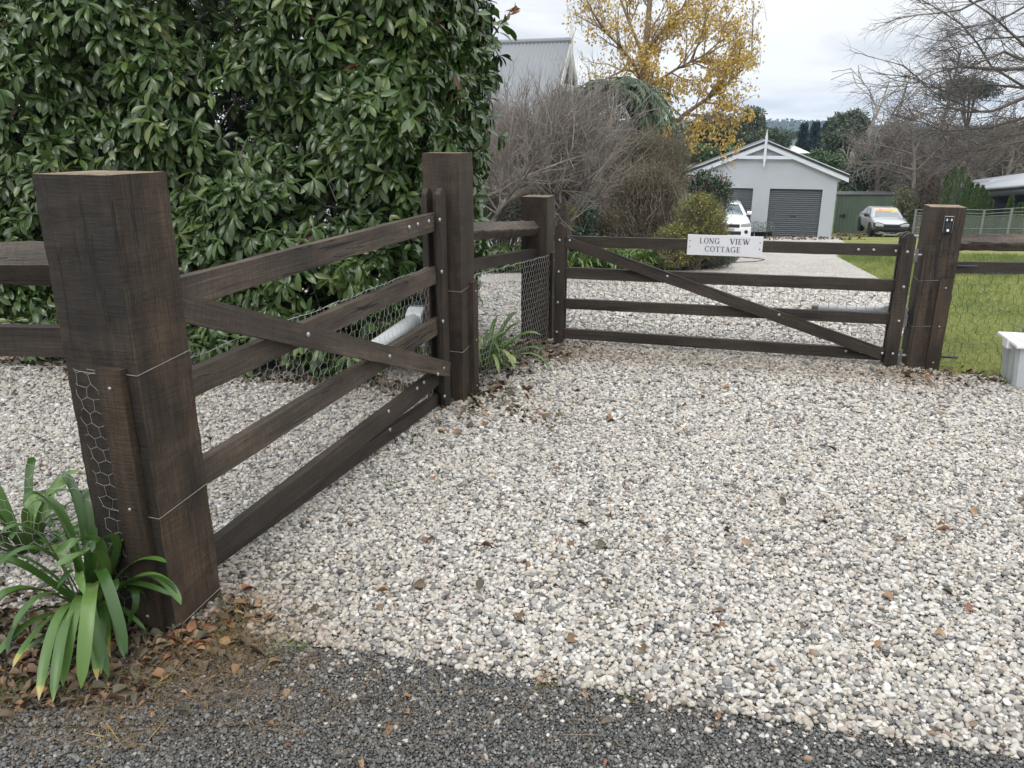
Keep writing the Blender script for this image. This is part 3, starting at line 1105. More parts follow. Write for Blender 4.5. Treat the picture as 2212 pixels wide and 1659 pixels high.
def post(label, C, u, v, size, h, seed, wires=(), name='gate_post', sv=None):
    """C = the corner of the foot nearest the camera; the two seen faces run along u and v"""
    C = np.array(C, float)
    sv = sv or size
    cen = C + u * size / 2 + v * sv / 2
    o = empty(name, cen, label, 'gate post')
    timber('shaft', cen - UP * .04, cen + UP * h, sv, size, u, 'stained_post_timber' if seed == 1 else 'post_timber', o, bev=0.006, jit=0.0021, seed=seed, endmat='end_grain')
    for z in wires:
        e = 0.0025
        loop = [C + u * size * 1.0 - v * e, C - v * e - u * e, C + v * sv * .7 - u * e]
        pts = [p + UP * (z + dz) for p, dz in zip(loop, (0.02, 0.0, 0.004))]
        tube_obj('wire_band', [(np.array(pts), np.full(3, 0.0012))], 5, MAT['galv_wire'], o)
    return o, cen


P1C, P2C, P3C, P4C = np.array([-1.121, 2.234, 0]), np.array([-0.30, 4.56, 0]), np.array([0.268, 6.04, 0]), np.array([2.78, 5.30, 0])
post1, c1 = post('nearest tall timber gate post with a black stained side and strap leaves at its foot', P1C, U, VV, 0.232, 1.485, 1, (0.905, 0.43, 0.02), 'gate_post', 0.268)
post2, c2 = post('tall square timber post between the short rail fence and the narrow gate', P2C, U, VV, 0.222, 1.485, 2, (0.70, 0.33), 'gate_post')
post3, c3 = post('short timber post wrapped in wire netting beside the free end of the sign gate', P3C, U, VV, 0.205, 1.13, 3, (), 'gate_post')
post4, c4 = post('short timber post carrying a black keypad at the hinges of the sign gate', P4C, UR, np.array([0.26, 0.966, 0]), 0.215, 1.125, 4, (0.63, 0.31, 0.015), 'gate_post')

# cleats that clamp the netting, one board up each post
def cleat(par, p, h, w, n, along, seed, rgt=0.0):
    b = np.array(p, float) + n * 0.014
    timber('cleat', b, b + UP * h, w, 0.026, n, 'cleat_timber', par, bev=0.002, seed=seed)
    for z in (h - 0.06, h * .5, 0.07):
        bolt(b + UP * z + n * 0.014, n, par, 0.0062)


cleat(post1, P1C + VV * 0.083, 0.925, 0.092, -U, VV, 11)
cleat(post2, P2C + U * 0.17, 0.735, 0.085, -VV, U, 12)
cleat(post3, P3C + U * 0.125, 0.70, 0.08, -VV, U, 13)
cleat(post4, P4C + UR * 0.165, 0.655, 0.085, NR, UR, 14)
# loose ends of the through bolts on the keypad post
for z, l in ((0.735, 0.14), (0.095, 0.12)):
    b = P4C + UR * 0.215 + np.array([0.26, 0.966, 0]) * 0.06 + UP * z
    tube_obj('hinge_bolt', [(np.array([b - UR * .02, b + UR * l]), np.full(2, 0.009))], 6, MAT['dark_steel'], post4)


def onplane(px, py, p0, u, off=0.0):
    """point where the sight line meets the vertical plane through p0 along u, shifted off towards the camera"""
    n = np.array([u[1], -u[0]])
    q = np.array(p0[:2]) + n * off
    d = ray(px, py)
    t = (n @ q) / (n @ d[:2])
    return np.array([0, 0, EYE]) + d * t


def D4(x, y):
    return 973 + .32 * x, 354 + .32 * y


def D5(x, y):
    return 1504 + .32 * x, 398 + .32 * y


def D7(x, y):
    return 354 + .5333 * x, 354 + .5333 * y


# ------------------------------------------------------------------ the near gate (left)
GU = np.array([0.314, 0.949, 0.0])
GU /= np.linalg.norm(GU)
GN = np.array([GU[1], -GU[0], 0.0])
G0 = gp(945, 872, 0.03)
G0 = np.array([G0[0], G0[1], 0]) - GU * 2.1


def gpt(s, z, off=0.0, p0=None, u=None, n=None):
    p0, u, n = (G0, GU, GN) if p0 is None else (p0, u, n)
    return p0 + u * s + n * off + UP * z


def near_gate():
    o = empty('timber_gate', gpt(2.1, 0.0), 'narrow dark timber gate with a long diagonal brace between the two tall posts', 'gate', 'two farm gates')
    for i, (zl, zr, h) in enumerate(((1.146, 1.166, .10), (.832, .861, .092), (.503, .562, .095))):
        timber('rail', gpt(-0.10, zl - h / 2), gpt(2.15, zr - h / 2), h, 0.04, GN, 'rail_timber', o, seed=20 + i)
    timber('rail', gpt(-0.10, .133), gpt(2.08, .205), .094, 0.04, GN, 'fence_timber', o, seed=25)
    timber('rail', gpt(0.05, .108, -.012), gpt(2.15, .050, -.012), .072, 0.034, GN, 'fence_timber', o, seed=26)
    timber('brace', gpt(-0.06, 1.085, .042), gpt(2.17, .232, .042), .092, 0.038, GN, 'rail_timber', o, seed=27)
    stile('stile', gpt(2.135, 0.0, .040), 1.30, .085, .034, GN, 'fence_timber', o)
    stile('stile', gpt(2.135, 0.0, -.042), 1.30, .085, .034, GN, 'fence_timber', o)
    stile('stile', gpt(-0.07, 0.05, -.042), 1.25, .085, .034, GN, 'fence_timber', o)
    for x, y, off in ((993, 257, .021), (1028, 245, .021), (1073, 233, .021), (1053, 885, .021), (1025, 910, .021), (910, 1003, .021), (915, 1077, .006),
                      (584, 692, .062), (914, 780, .062), (1110, 852, .062), (1117, 227, .058), (1125, 437, .058), (1130, 638, .058), (1133, 828, .058), (1137, 942, .058)):
        bolt(onplane(*D7(x, y), G0, GU, off), GN, o, 0.0115)
    net('wire_netting', lambda s, z: gpt(s, z, -.025 - .006 * math.sin(s * 5 + z * 7)), -0.05, 2.09, 0.03, 0.86, 0.050, 0.0008, 'net_wire', o, 5)
    # hinge straps at the far end, on the post side
    for z in (1.11, .16):
        bm = bmesh.new()
        bm_box(bm, -0.02, 0.30, -0.004, 0.004, -0.02, 0.02)
        bm_tube(bm, [(0.31, 0, -0.03), (0.31, 0, 0.05)], 0.012, 8)
        bevel(bm, 0.001)
        link('hinge', bm_mesh(bm, 'hinge'), o, MAT['dark_steel'], frame(gpt(1.84, z, -.026), GU, GN))
    return o


near_gate()

# ------------------------------------------------------------------ the wide gate with the sign
R0 = np.array([0.373, 5.992, 0.0])


def rpt(s, z, off=0.0):
    return R0 + UR * s + NR * off + UP * z


def wide_gate():
    o = empty('timber_gate', rpt(1.2, 0.0), 'wide dark timber gate across the drive with a white name sign on its top rail', 'gate', 'two farm gates')
    for i, (zl, zr, h) in enumerate(((.850, .868, .080), (.611, .626, .084), (.367, .388, .077), (.131, .124, .078))):
        timber('rail', rpt(0.0, zl - h / 2), rpt(2.44, zr - h / 2), h, 0.038, NR, 'fence_timber', o, seed=30 + i)
    timber('brace', rpt(0.045, .812, .040), rpt(2.34, .102, .040), .078, 0.036, NR, 'fence_timber', o, seed=36)
    stile('stile', rpt(0.003, 0.035, .040), .915, .078, .034, NR, 'fence_timber', o)
    stile('stile', rpt(2.40, 0.02, .040), .930, .088, .034, NR, 'fence_timber', o)
    stile('stile', rpt(0.003, 0.035, -.042), .915, .078, .034, NR, 'fence_timber', o)
    stile('stile', rpt(2.40, 0.02, -.042), .930, .088, .034, NR, 'fence_timber', o)
    for x, y in ((736, 515), (730, 728), (724, 935), (717, 1135)):
        bolt(onplane(*D4(x, y), R0, UR, .058), NR, o, 0.0105)
    bolt(onplane(*D4(804, 518), R0, UR, .059), NR, o, 0.0105)
    bolt(onplane(*D4(1464, 759), R0, UR, .059), NR, o, 0.0105)
    for x, y, off in ((1095, 442, .02), (1198, 444, .02), (1348, 451, .02), (1426, 457, .058), (1400, 694, .058), (559, 882, .059), (1368, 924, .058), (1010, 1126, .02), (1110, 1131, .02), (1255, 1142, .059), (1327, 1145, .058)):
        bolt(onplane(*D5(x, y), R0, UR, off), NR, o, 0.0105)
    net('wire_netting', lambda s, z: rpt(s, z, -.024 - .006 * math.sin(s * 5 + z * 7)), 0.0, 2.40, 0.06, 0.60, 0.062, 0.0013, 'net_wire_dark', o, 6)
    for z in (.80, .09):
        bm = bmesh.new()
        bm_tube(bm, [(0, 0, -0.04), (0, 0, 0.045)], 0.011, 8)
        bm_tube(bm, [(-.04, 0, 0), (.05, 0, -.002)], 0.008, 8)
        bm_box(bm, -0.05, -0.01, -.004, .004, -.025, .025)
        link('hinge', bm_mesh(bm, 'hinge'), o, MAT['bolt_steel'], frame(rpt(2.47, z, 0), UR, NR))
    return o


wide_gate()


# the sign: serif capitals cut as thin raised shapes
def glyph(bm, ch, ox, oy, sx, sy, d):
    T, t, sf = 0.15, 0.078, 0.06

    def poly(p):
        lo = [bm.verts.new((ox + a * sx, d, oy + b * sy)) for a, b in p]
        hi = [bm.verts.new((ox + a * sx, 0, oy + b * sy)) for a, b in p]
        bm.faces.new(lo)
        bm.faces.new(hi[::-1])
        for i in range(len(p)):
            j = (i + 1) % len(p)
            bm.faces.new((lo[i], hi[i], hi[j], lo[j]))

    def bar(x0, y0, x1, y1):
        poly([(x0, y0), (x1, y0), (x1, y1), (x0, y1)])

    def stroke(xa, ya, xb, yb, w):
        poly([(xa - w / 2, ya), (xa + w / 2, ya), (xb + w / 2, yb), (xb - w / 2, yb)])

    def arc(cx, cy, rx, ry, a0, a1, n=22):
        A = np.linspace(rad(a0), rad(a1), n)
        for a, b in zip(A[:-1], A[1:]):
            wa, wb = t + (T * 1.05 - t) * abs(math.cos(a)) ** 1.5, t + (T * 1.05 - t) * abs(math.cos(b)) ** 1.5
            poly([((cx + rx * math.cos(a)), cy + ry * math.sin(a)), (cx + rx * math.cos(b), cy + ry * math.sin(b)),
                  (cx + (rx - wb) * math.cos(b), cy + (ry - wb * .8) * math.sin(b)), (cx + (rx - wa) * math.cos(a), cy + (ry - wa * .8) * math.sin(a))])
    if ch == 'L':
        bar(.10, sf, .10 + T, 1 - sf); bar(.02, 0, .62, sf); bar(.02, 1 - sf, .30, 1); poly([(.56, sf), (.62, sf), (.66, .25), (.63, .25)])
        return .70
    if ch == 'O':
        arc(.42, .5, .40, .52, 0, 360, 36)
        return .86
    if ch == 'N':
        bar(.12, sf, .12 + t, 1 - sf); bar(.70, 0, .70 + t, 1 - sf); bar(.02, 0, .27, sf); bar(.0, 1 - sf, .2, 1); bar(.60, 1 - sf, .86, 1); stroke(.15, 1 - sf, .70, 0.0, T * 1.25)
        return .92
    if ch == 'G':
        arc(.44, .5, .42, .52, 42, 332, 30); bar(.66, .03, .66 + T, .42); bar(.56, .42, .88, .42 + sf); bar(.74, .74, .78, 1.0)
        return .94
    if ch == 'C':
        arc(.44, .5, .42, .52, 42, 322, 30); bar(.73, .74, .77, 1.0); bar(.75, .05, .78, .2)
        return .86
    if ch == 'V':
        stroke(.14, 1 - sf, .42, 0, T * 1.2); stroke(.72, 1 - sf, .43, 0, t); bar(.0, 1 - sf, .29, 1); bar(.60, 1 - sf, .84, 1)
        return .84
    if ch == 'I':
        bar(.10, sf, .10 + T, 1 - sf); bar(.01, 0, .31, sf); bar(.01, 1 - sf, .31, 1)
        return .36
    if ch == 'E':
        bar(.10, sf, .10 + T, 1 - sf); bar(.01, 0, .62, sf); bar(.01, 1 - sf, .60, 1); bar(.21, .49, .46, .49 + sf)
        poly([(.55, sf), (.62, sf), (.66, .24), (.63, .24)]); poly([(.54, 1 - sf), (.60, 1 - sf), (.61, .78), (.58, .78)]); bar(.45, .38, .48, .64)
        return .70
    if ch == 'W':
        stroke(.13, 1 - sf, .36, 0, T * 1.15); stroke(.56, 1 - sf, .37, 0, t); stroke(.55, 1 - sf, .78, 0, T * 1.15); stroke(1.04, 1 - sf, .79, 0, t)
        bar(.0, 1 - sf, .28, 1); bar(.94, 1 - sf, 1.16, 1); bar(.44, 1 - sf, .66, 1)
        return 1.16
    if ch == 'T':
        bar(.32, sf, .32 + T, 1 - sf); bar(.2, 0, .56, sf); bar(.02, 1 - sf, .74, 1); bar(.02, .76, .055, 1 - sf); bar(.705, .76, .74, 1 - sf)
        return .78
    if ch == 'A':
        stroke(.40, 1.0, .16, sf, t); stroke(.40, 1.0, .68, sf, T * 1.2); bar(.04, 0, .29, sf); bar(.54, 0, .84, sf); bar(.24, .33, .60, .33 + sf)
        return .84
    return .4


def name_sign():
    W, Hs = .524, .146
    M = frame(rpt(.940, .893, .025) + UP * 0, UR, NR)
    # X to the right, Y towards the road, Z = X x Y (downwards or upwards)
    zs = 1 if M.col[2][2] > 0 else -1
    o = empty('name_sign', rpt(1.2, .746, .025), 'white rectangular board lettered in dark serif capitals, screwed to the top gate rail', 'sign')
    bm = bmesh.new()
    bm_box(bm, 0, W, -.004, .004, *sorted((0, -zs * Hs)))
    bevel(bm, .0012)
    link('board', bm_mesh(bm, 'board'), o, plain('sign_white', (0.60, 0.60, 0.63), 0.35, 0, 0.03, 4), M)
    ink = plain('sign_ink', (0.045, 0.05, 0.065), 0.5)
    for txt, xs, top in (('LONG', (.163, .435), .145), ('VIEW', (.565, .83), .145), ('COTTAGE', (.238, .715), .545)):
        bm = bmesh.new()
        adv = [glyph(bmesh.new(), c, 0, 0, 1, 1, 0) for c in txt]
        k = (xs[1] - xs[0]) * W / (sum(adv) + .05 * (len(adv) - 1))
        x = xs[0] * W
        capH = .265 * Hs
        y0 = -top * Hs - capH
        for c, a in zip(txt, adv):
            glyph(bm, c, x, y0, k, capH, 0.0011)
            x += (a + .05) * k
        if zs < 0:
            bmesh.ops.scale(bm, vec=(1, 1, -1), verts=bm.verts)
        bmesh.ops.translate(bm, vec=(0, .0042, 0), verts=bm.verts)
        link('lettering', bm_mesh(bm, 'lettering'), o, ink, M)
    for fx, fz in ((.035, .30), (.035, .60), (.962, .30), (.962, .61)):
        p = np.array((M @ Vector((fx * W, .005, -zs * fz * Hs)))[:])
        b = bolt(p, NR, o, .0042)
        b.name = 'screw'
        b.data = b.data.copy()
        b.data.materials.clear()
        b.data.materials.append(MAT['dark_steel'])


name_sign()


def keypad():
    tl, tr, bl = (onplane(x, y, P4C, UR, 0.0) for x, y in ((2040, 467), (2060, 468), (2035, 503)))
    w = float(np.linalg.norm((tr - tl)[:2])) * 1.02
    h = float(tl[2] - bl[2]) * 1.02
    o = empty('door_keypad', bl, 'black intercom keypad in a silver frame on the short post', 'keypad')
    M = frame(np.array([tl[0], tl[1], bl[2]]) , UR, NR)
    zs = 1 if M.col[2][2] > 0 else -1
    def put(name, mat, x0, x1, y0, y1, z0, z1, bv=.0015):
        bm = bmesh.new()
        bm_box(bm, x0 * w, x1 * w, y0, y1, *sorted((zs * z0 * h, zs * z1 * h)))
        if bv:
            bevel(bm, bv)
        return link(name, bm_mesh(bm, name), o, MAT[mat], M)
    plain('keypad_black', (0.008, 0.008, 0.01), 0.25, 0, 0.05)
    plain('keypad_white', (0.75, 0.76, 0.78), 0.3, 0, 0.03)
    plain('keypad_mark', (0.16, 0.165, 0.18), 0.4, 0, 0.03)
    put('housing', 'bolt_steel', 0, 1, 0.0, .020, 0, 1)
    put('face_plate', 'keypad_black', .045, .955, .0195, .024, -.004, .985)
    put('camera_window', 'dark_steel', .36, .64, .0235, .027, .72, .87)
    for x0 in (.20, .69):
        put('lamp', 'keypad_white', x0, x0 + .11, .0235, .0255, .73, .86, 0)
    for r in range(4):
        for c in range(3):
            bm = bmesh.new()
            x, z = .31 + .19 * c, .56 - .085 * r
            bm_box(bm, (x - .03) * w, (x + .03) * w, .0238, .0248, *sorted((zs * (z - .016) * h, zs * (z + .016) * h)))
            link('key', bm_mesh(bm, 'key'), o, MAT['keypad_mark'], M)
    bm = bmesh.new()
    bm_lathe(bm, [(.0085, 0), (.0085, .003), (.006, .0042)], 20)
    B = M @ Matrix.Translation((.5 * w, .0236, zs * .17 * h)) @ Matrix.Rotation(-PI / 2, 4, 'X')
    link('call_button', bm_mesh(bm, 'call_button'), o, MAT['keypad_white'], B)


keypad()


def opener(label, a, b, hs, r, up, seed):
    """electric gate arm: a slim pale tube with a fat motor housing at the post end"""
    a, b = np.array(a), np.array(b)
    o = empty('gate_opener', b, label, 'gate motor', 'gate motors')
    d = unit(b - a)
    L = np.linalg.norm(b - a)
    plain('opener_grey', (0.40, 0.42, 0.43), 0.35, 0, 0.06)
    bm = bmesh.new()
    bm_tube(bm, [a, a + d * L * .98], r, 14)
    link('arm_tube', bm_mesh(bm, 'arm_tube', True), o, MAT['opener_grey'])
    bm = bmesh.new()
    bm_tube(bm, [a - d * .04, a + d * .01], r * .8, 10)
    link('end_cap', bm_mesh(bm, 'end_cap'), o, MAT['dark_steel'])
    M = frame(b, d, np.cross(UP, d))
    bm = bmesh.new()
    bm_prism(bm, [(-hs, -r * 1.1), (hs * .45, -r * 1.25), (hs * .55, r * .9), (hs * .2, r * 1.75), (-hs * .55, r * 1.6), (-hs, r * .9)], -r * 1.15, r * 1.15, 'y')
    bevel(bm, r * .35, 2)
    link('motor_housing', bm_mesh(bm, 'motor_housing'), o, MAT['opener_grey'], M)
    bm = bmesh.new()
    bm_prism(bm, [(-hs * .5, r * 1.45), (hs * .18, r * 1.6), (hs * .1, r * 1.95), (-hs * .4, r * 1.85)], -r * .95, r * .95, 'y')
    bevel(bm, r * .12)
    link('cover', bm_mesh(bm, 'cover'), o, MAT['dark_steel'], M)
    bm = bmesh.new()
    bm_box(bm, hs * .1, hs * .75, -r * .5, r * .5, -r * 4.2, -r * 1.0)
    bevel(bm, .004)
    link('bracket', bm_mesh(bm, 'bracket'), o, MAT['opener_grey'], M)


opener('pale grey tubular gate motor behind the netting of the narrow end on gate', onplane(806, 756, G0, GU, -.08), onplane(908, 684, G0, GU, -.15), .13, .046, 1, 1)
opener('pale grey tubular gate motor lying along the back of the wide sign gate', onplane(1766, 666, R0, UR, -.10), onplane(1938, 671, R0, UR, -.13), .13, .027, 1, 2)


# ------------------------------------------------------------------ rail fences
def diamond(h):
    return [(0, -h / 2), (h * .42, -.004), (h * .40, .008), (h * .06, h / 2), (-h * .06, h / 2), (-h * .42, 0)]


def rail_fence(label, top, low, hd, netfn, s, z, w, r, netmat, seed, ext=()):
    o = empty('rail_fence', (top[0][0], top[0][1], 0), label, 'fence', 'post and rail fences')
    n = np.cross(np.array(top[1]) - np.array(top[0]), UP)
    n = unit(n) if n[1] < 0 or n[0] > 0 else -unit(n)
    timber('top_rail', top[0], top[1], 0, 0, n, 'rail_timber', o, prof=diamond(hd), bev=.004, jit=.004, seed=seed)
    timber('lower_rail', low[0], low[1], low[2], .05, n, 'fence_timber', o, seed=seed + 1)
    net('wire_netting', netfn, s[0], s[1], z[0], z[1], w, r, netmat, o, seed)
    return o


lf0 = P1C + VV * .10 + U * .20
rail_fence('rail fence running left out of view from the big near post', (lf0 + UP * 1.205, lf0 + np.array([-3.2, .14, 1.205])), (lf0 + UP * .955 + U * -.01, lf0 + np.array([-3.2, .13, .955]), .098), .135,
           lambda s, z: P1C - U * .006 + VV * .12 + (VV * s if s < .11 else VV * .11 + (s - .11) * np.array([-.998, .045, 0]) + U * min(.05, (s - .11))) + UP * z + U * .006 * math.sin(s * 6 + z * 5),
           (0.0, 2.6), (0.015, .90), .050, .00062, 'net_wire', 41)
rail_fence('short length of rail fence between the tall post and the netted short post', (c2 + UP * 1.025 + U * .08, c3 + UP * .895 - U * .09), (c2 + UP * .803 + U * .08, c3 + UP * .705 - U * .09, .075), .115,
           lambda s, z: P2C + U * (.22 + 0) - VV * .006 + (P3C - P2C - U * .20) * s / 1.38 + UP * (z - .055 * s) , (0.0, 1.40), (0.03, .765), .048, .0009, 'net_wire', 42)
rf0 = P4C + UR * .20 + np.array([.26, .966, 0]) * .09
rail_fence('rail fence leaving the keypad post along the edge of the lawn', (rf0 + UP * .888, rf0 + np.array([2.6, -.16, .888])), (rf0 + UP * .718, rf0 + np.array([2.6, -.16, .725]), .078), .112,
           lambda s, z: P4C + UR * .215 + NR * .004 + s * np.array([.998, -.06, 0]) + UP * z, (0.0, 2.4), (0.02, .69), .082, .0013, 'net_wire_dark', 43)


# ------------------------------------------------------------------ the hedge
def build_hedge():
    rng = np.random.default_rng(21)
    A, B = np.array([-4.7, 5.70]), np.array([-0.46, 4.90])
    e = (B - A) / np.linalg.norm(B - A)
    Lh = np.linalg.norm(B - A)
    nf = np.array([e[1], -e[0]])
    if nf[1] > 0:
        nf = -nf
    o = empty('hedge', (-2.5, 5.6, 0), 'tall glossy dark green clipped hedge behind the narrow gate', 'hedge')

    def endx(z):
        return Lh + np.interp(z, [0, .5, 1.0, 1.5, 2.2, 3.2], [-.30, -.27, -.22, -.15, -.10, -.08])

    def surf(s, z, dep):
        bul = .10 * np.sin(s * 2.1 + 1) * np.sin(z * 2.3) + .07 * np.sin(s * 5.3 + z * 3.7) + .05 * np.sin(z * 7.1 - s * 4.1)
        q = A + np.outer(s, e) + np.outer(bul - dep + .06, nf)
        return np.column_stack([q, z])
    shoots, dirs = [], []
    n = 7600
    s = rng.uniform(0, 1, n)
    z = .10 + 3.1 * rng.random(n)
    dep = np.abs(rng.normal(0, .16, n))
    s = s * endx(z)
    dens = .58 + .72 * (np.sin(s * 4.3 + 2 * np.sin(z * 3.1)) * np.sin(z * 4.7 + 1.3 * np.sin(s * 3.3)))
    keep = rng.random(n) < dens
    s, z, dep = s[keep], z[keep], dep[keep]
    shoots.append(surf(s, z, dep))
    dirs.append(np.column_stack([np.tile(nf, (len(s), 1)), np.full(len(s), .35)]) + rng.normal(size=(len(s), 3)) * .38)
    # right hand end, running back along the fence
    m = 1500
    z = .25 + 3.0 * rng.random(m)
    dep = rng.uniform(0, 1.7, m)
    s = endx(z) + rng.normal(-.03, .07, m) + dep * .05
    shoots.append(surf(s, z, dep))
    dirs.append(np.column_stack([np.tile(e, (m, 1)), np.full(m, .1)]) + rng.normal(size=(m, 3)) * .5)
    # sparse growth through the inside
    m = 2600
    z = .2 + 2.9 * rng.random(m)
    s = rng.uniform(0, 1, m) * endx(z)
    dep = rng.uniform(.25, 1.25, m)
    shoots.append(surf(s, z, dep))
    dirs.append(rng.normal(size=(m, 3)) + np.array([0, -.5, .3]))
    m = 1700
    z = .15 + 2.9 * rng.random(m)
    s = rng.uniform(0, 1, m) * endx(z)
    shoots.append(surf(s, z, rng.uniform(1.3, 1.6, m)))
    dirs.append(rng.normal(size=(m, 3)) + np.array([0, -.5, .3]))
    # the young red shoot that leans out at the top
    tip = at(1100, 30, 5.15)
    P = np.concatenate(shoots)
    Dn = unit(np.concatenate(dirs))
    N = len(P)
    k = 9
    tpl = leaf_tpl(6, 'obovate', .14, .34)
    ref = unit(np.cross(Dn, rng.normal(size=(N, 3))))
    oth = np.cross(Dn, ref)
    pos, d, nr, Ls, rn = [], [], [], [], []
    base = np.clip(rng.normal(.45, .22, N), 0, .93)
    red = rng.random(N) < .006
    for j in range(k):
        a = j * 2 * PI / k * 1.0 + rng.uniform(-.4, .4, N)
        radial = ref * np.cos(a)[:, None] + oth * np.sin(a)[:, None]
        spread = rng.uniform(.85, 1.45, N)
        dd = Dn * np.cos(spread)[:, None] + radial * np.sin(spread)[:, None] + np.array([0, 0, -.5])
        nn = unit(Dn * .8 + np.array([0, 0, .7]) + rng.normal(size=(N, 3)) * .3)
        use = rng.random(N) < .88
        pos.append((P - Dn * rng.uniform(0, .05, N)[:, None])[use])
        d.append(dd[use])
        nr.append(nn[use])
        Ls.append(rng.uniform(.07, .13, N)[use])
        r = np.clip(base + rng.normal(0, .10, N), 0, .935)
        r = np.where(red & (rng.random(N) < .4), rng.uniform(.96, 1, N), r)
        r = np.where(rng.random(N) < .003, .99, r)
        rn.append(r[use])
    pos, d, nr, Ls, rn = map(np.concatenate, (pos, d, nr, Ls, rn))
    parts = [leaves(tpl, pos, d, nr, Ls, Ls * .345, rn)]
    # red tip
    m = 9
    sp = rng.normal(size=(m, 3)) * .35 + np.array([.75, -.1, .35])
    parts.append(leaves(tpl, np.tile(tip, (m, 1)) - unit(sp) * .0 + rng.normal(size=(m, 3)) * .012, sp, rng.normal(size=(m, 3)) + [0, 0, 1.5], .065, .022, np.full(m, .97)))
    parts.append(leaves(tpl, at(1072, 50, 5.15) + rng.normal(size=(14, 3)) * np.array([.07, .03, .03]), rng.normal(size=(14, 3)) + np.array([.5, 0, -.3]), rng.normal(size=(14, 3)) + [0, 0, 1.5], .10, .04, rng.uniform(.3, .7, 14)))
    leaf_obj('foliage', parts, MAT['hedge_leaf'], o)
    pol = []
    for i in range(14):
        s0 = rng.uniform(.02, .97) * Lh
        b = surf(np.array([s0]), np.array([0.]), np.array([rng.uniform(.4, .8)]))[0]
        t = b + np.array([rng.normal() * .25, rng.normal() * .15, rng.uniform(2.2, 2.9)])
        pol.append((np.array([b, b * .6 + t * .4 + rng.normal(size=3) * .08, t]), np.array([.032, .022, .008])))
    for i in range(1100):
        zc = rng.uniform(.1, 2.9)
        b = surf(np.array([rng.uniform(0, .88) * Lh]), np.array([zc]), np.array([rng.uniform(.25, .95)]))[0]
        dd = unit(rng.normal(size=3) + np.array([0, -.6, .9]))
        L = rng.uniform(.25, .7)
        pol.append((np.array([b, b + dd * L * .5 + rng.normal(size=3) * .03, b + dd * L + rng.normal(size=3) * .06]), np.array([.006, .004, .002])))
    pol.append((np.array([at(1045, 110, 5.15), at(1080, 55, 5.15), tip]), np.array([.006, .004, .003])))
    tube_obj('stems', pol, 4, MAT['twig_dark'], o)


build_hedge()


# ------------------------------------------------------------------ strap leaved clumps
def strap(P0, P1, P2, w, n=12, tip=0.0, twist=0.0, rn=0.4, fold=0.25):
    P0, P1, P2 = (np.array(p, float) for p in (P0, P1, P2))
    t = np.linspace(0, 1, n + 1)[:, None]
    C = (1 - t) ** 2 * P0 + 2 * t * (1 - t) * P1 + t * t * P2
    T = unit(2 * (1 - t) * (P1 - P0) + 2 * t * (P2 - P1))
    chord = P2 - P0
    side0 = np.cross(chord, UP)
    if np.linalg.norm(side0) < .05:
        side0 = np.array([1., .2, 0])
    side = unit(unit(side0) + twist * UP)
    S = unit(side - (T * side).sum(1, keepdims=True) * T)
    Nn = np.cross(S, T)
    Nn = np.where(Nn[:, 2:3] < 0, -Nn, Nn)
    prof = (np.minimum(1, .6 + t * 1.6) * np.sqrt(np.clip(1 - np.clip((t - .84) / .16, 0, 1) ** 2, .003, 1))) * w / 2
    V = np.stack([C - S * prof + Nn * prof * fold, C, C + S * prof + Nn * prof * fold], 1).reshape(-1, 3)
    Q = []
    for i in range(n):
        for j in range(2):
            a = i * 3 + j
            Q.append((a, a + 1, a + 4, a + 3))
    R = np.repeat(np.clip(rn + .06 * np.sin(t[:, 0] * 5), 0, .86), 3)
    if tip:
        R = np.where(np.repeat(t[:, 0], 3) > 1 - tip, np.repeat(.90 + .10 * np.clip((t[:, 0] - 1 + tip) / tip, 0, 1), 3), R)
    return V, np.array(Q), R


def D6(x, y):
    return .467 * x, 885 + .467 * y


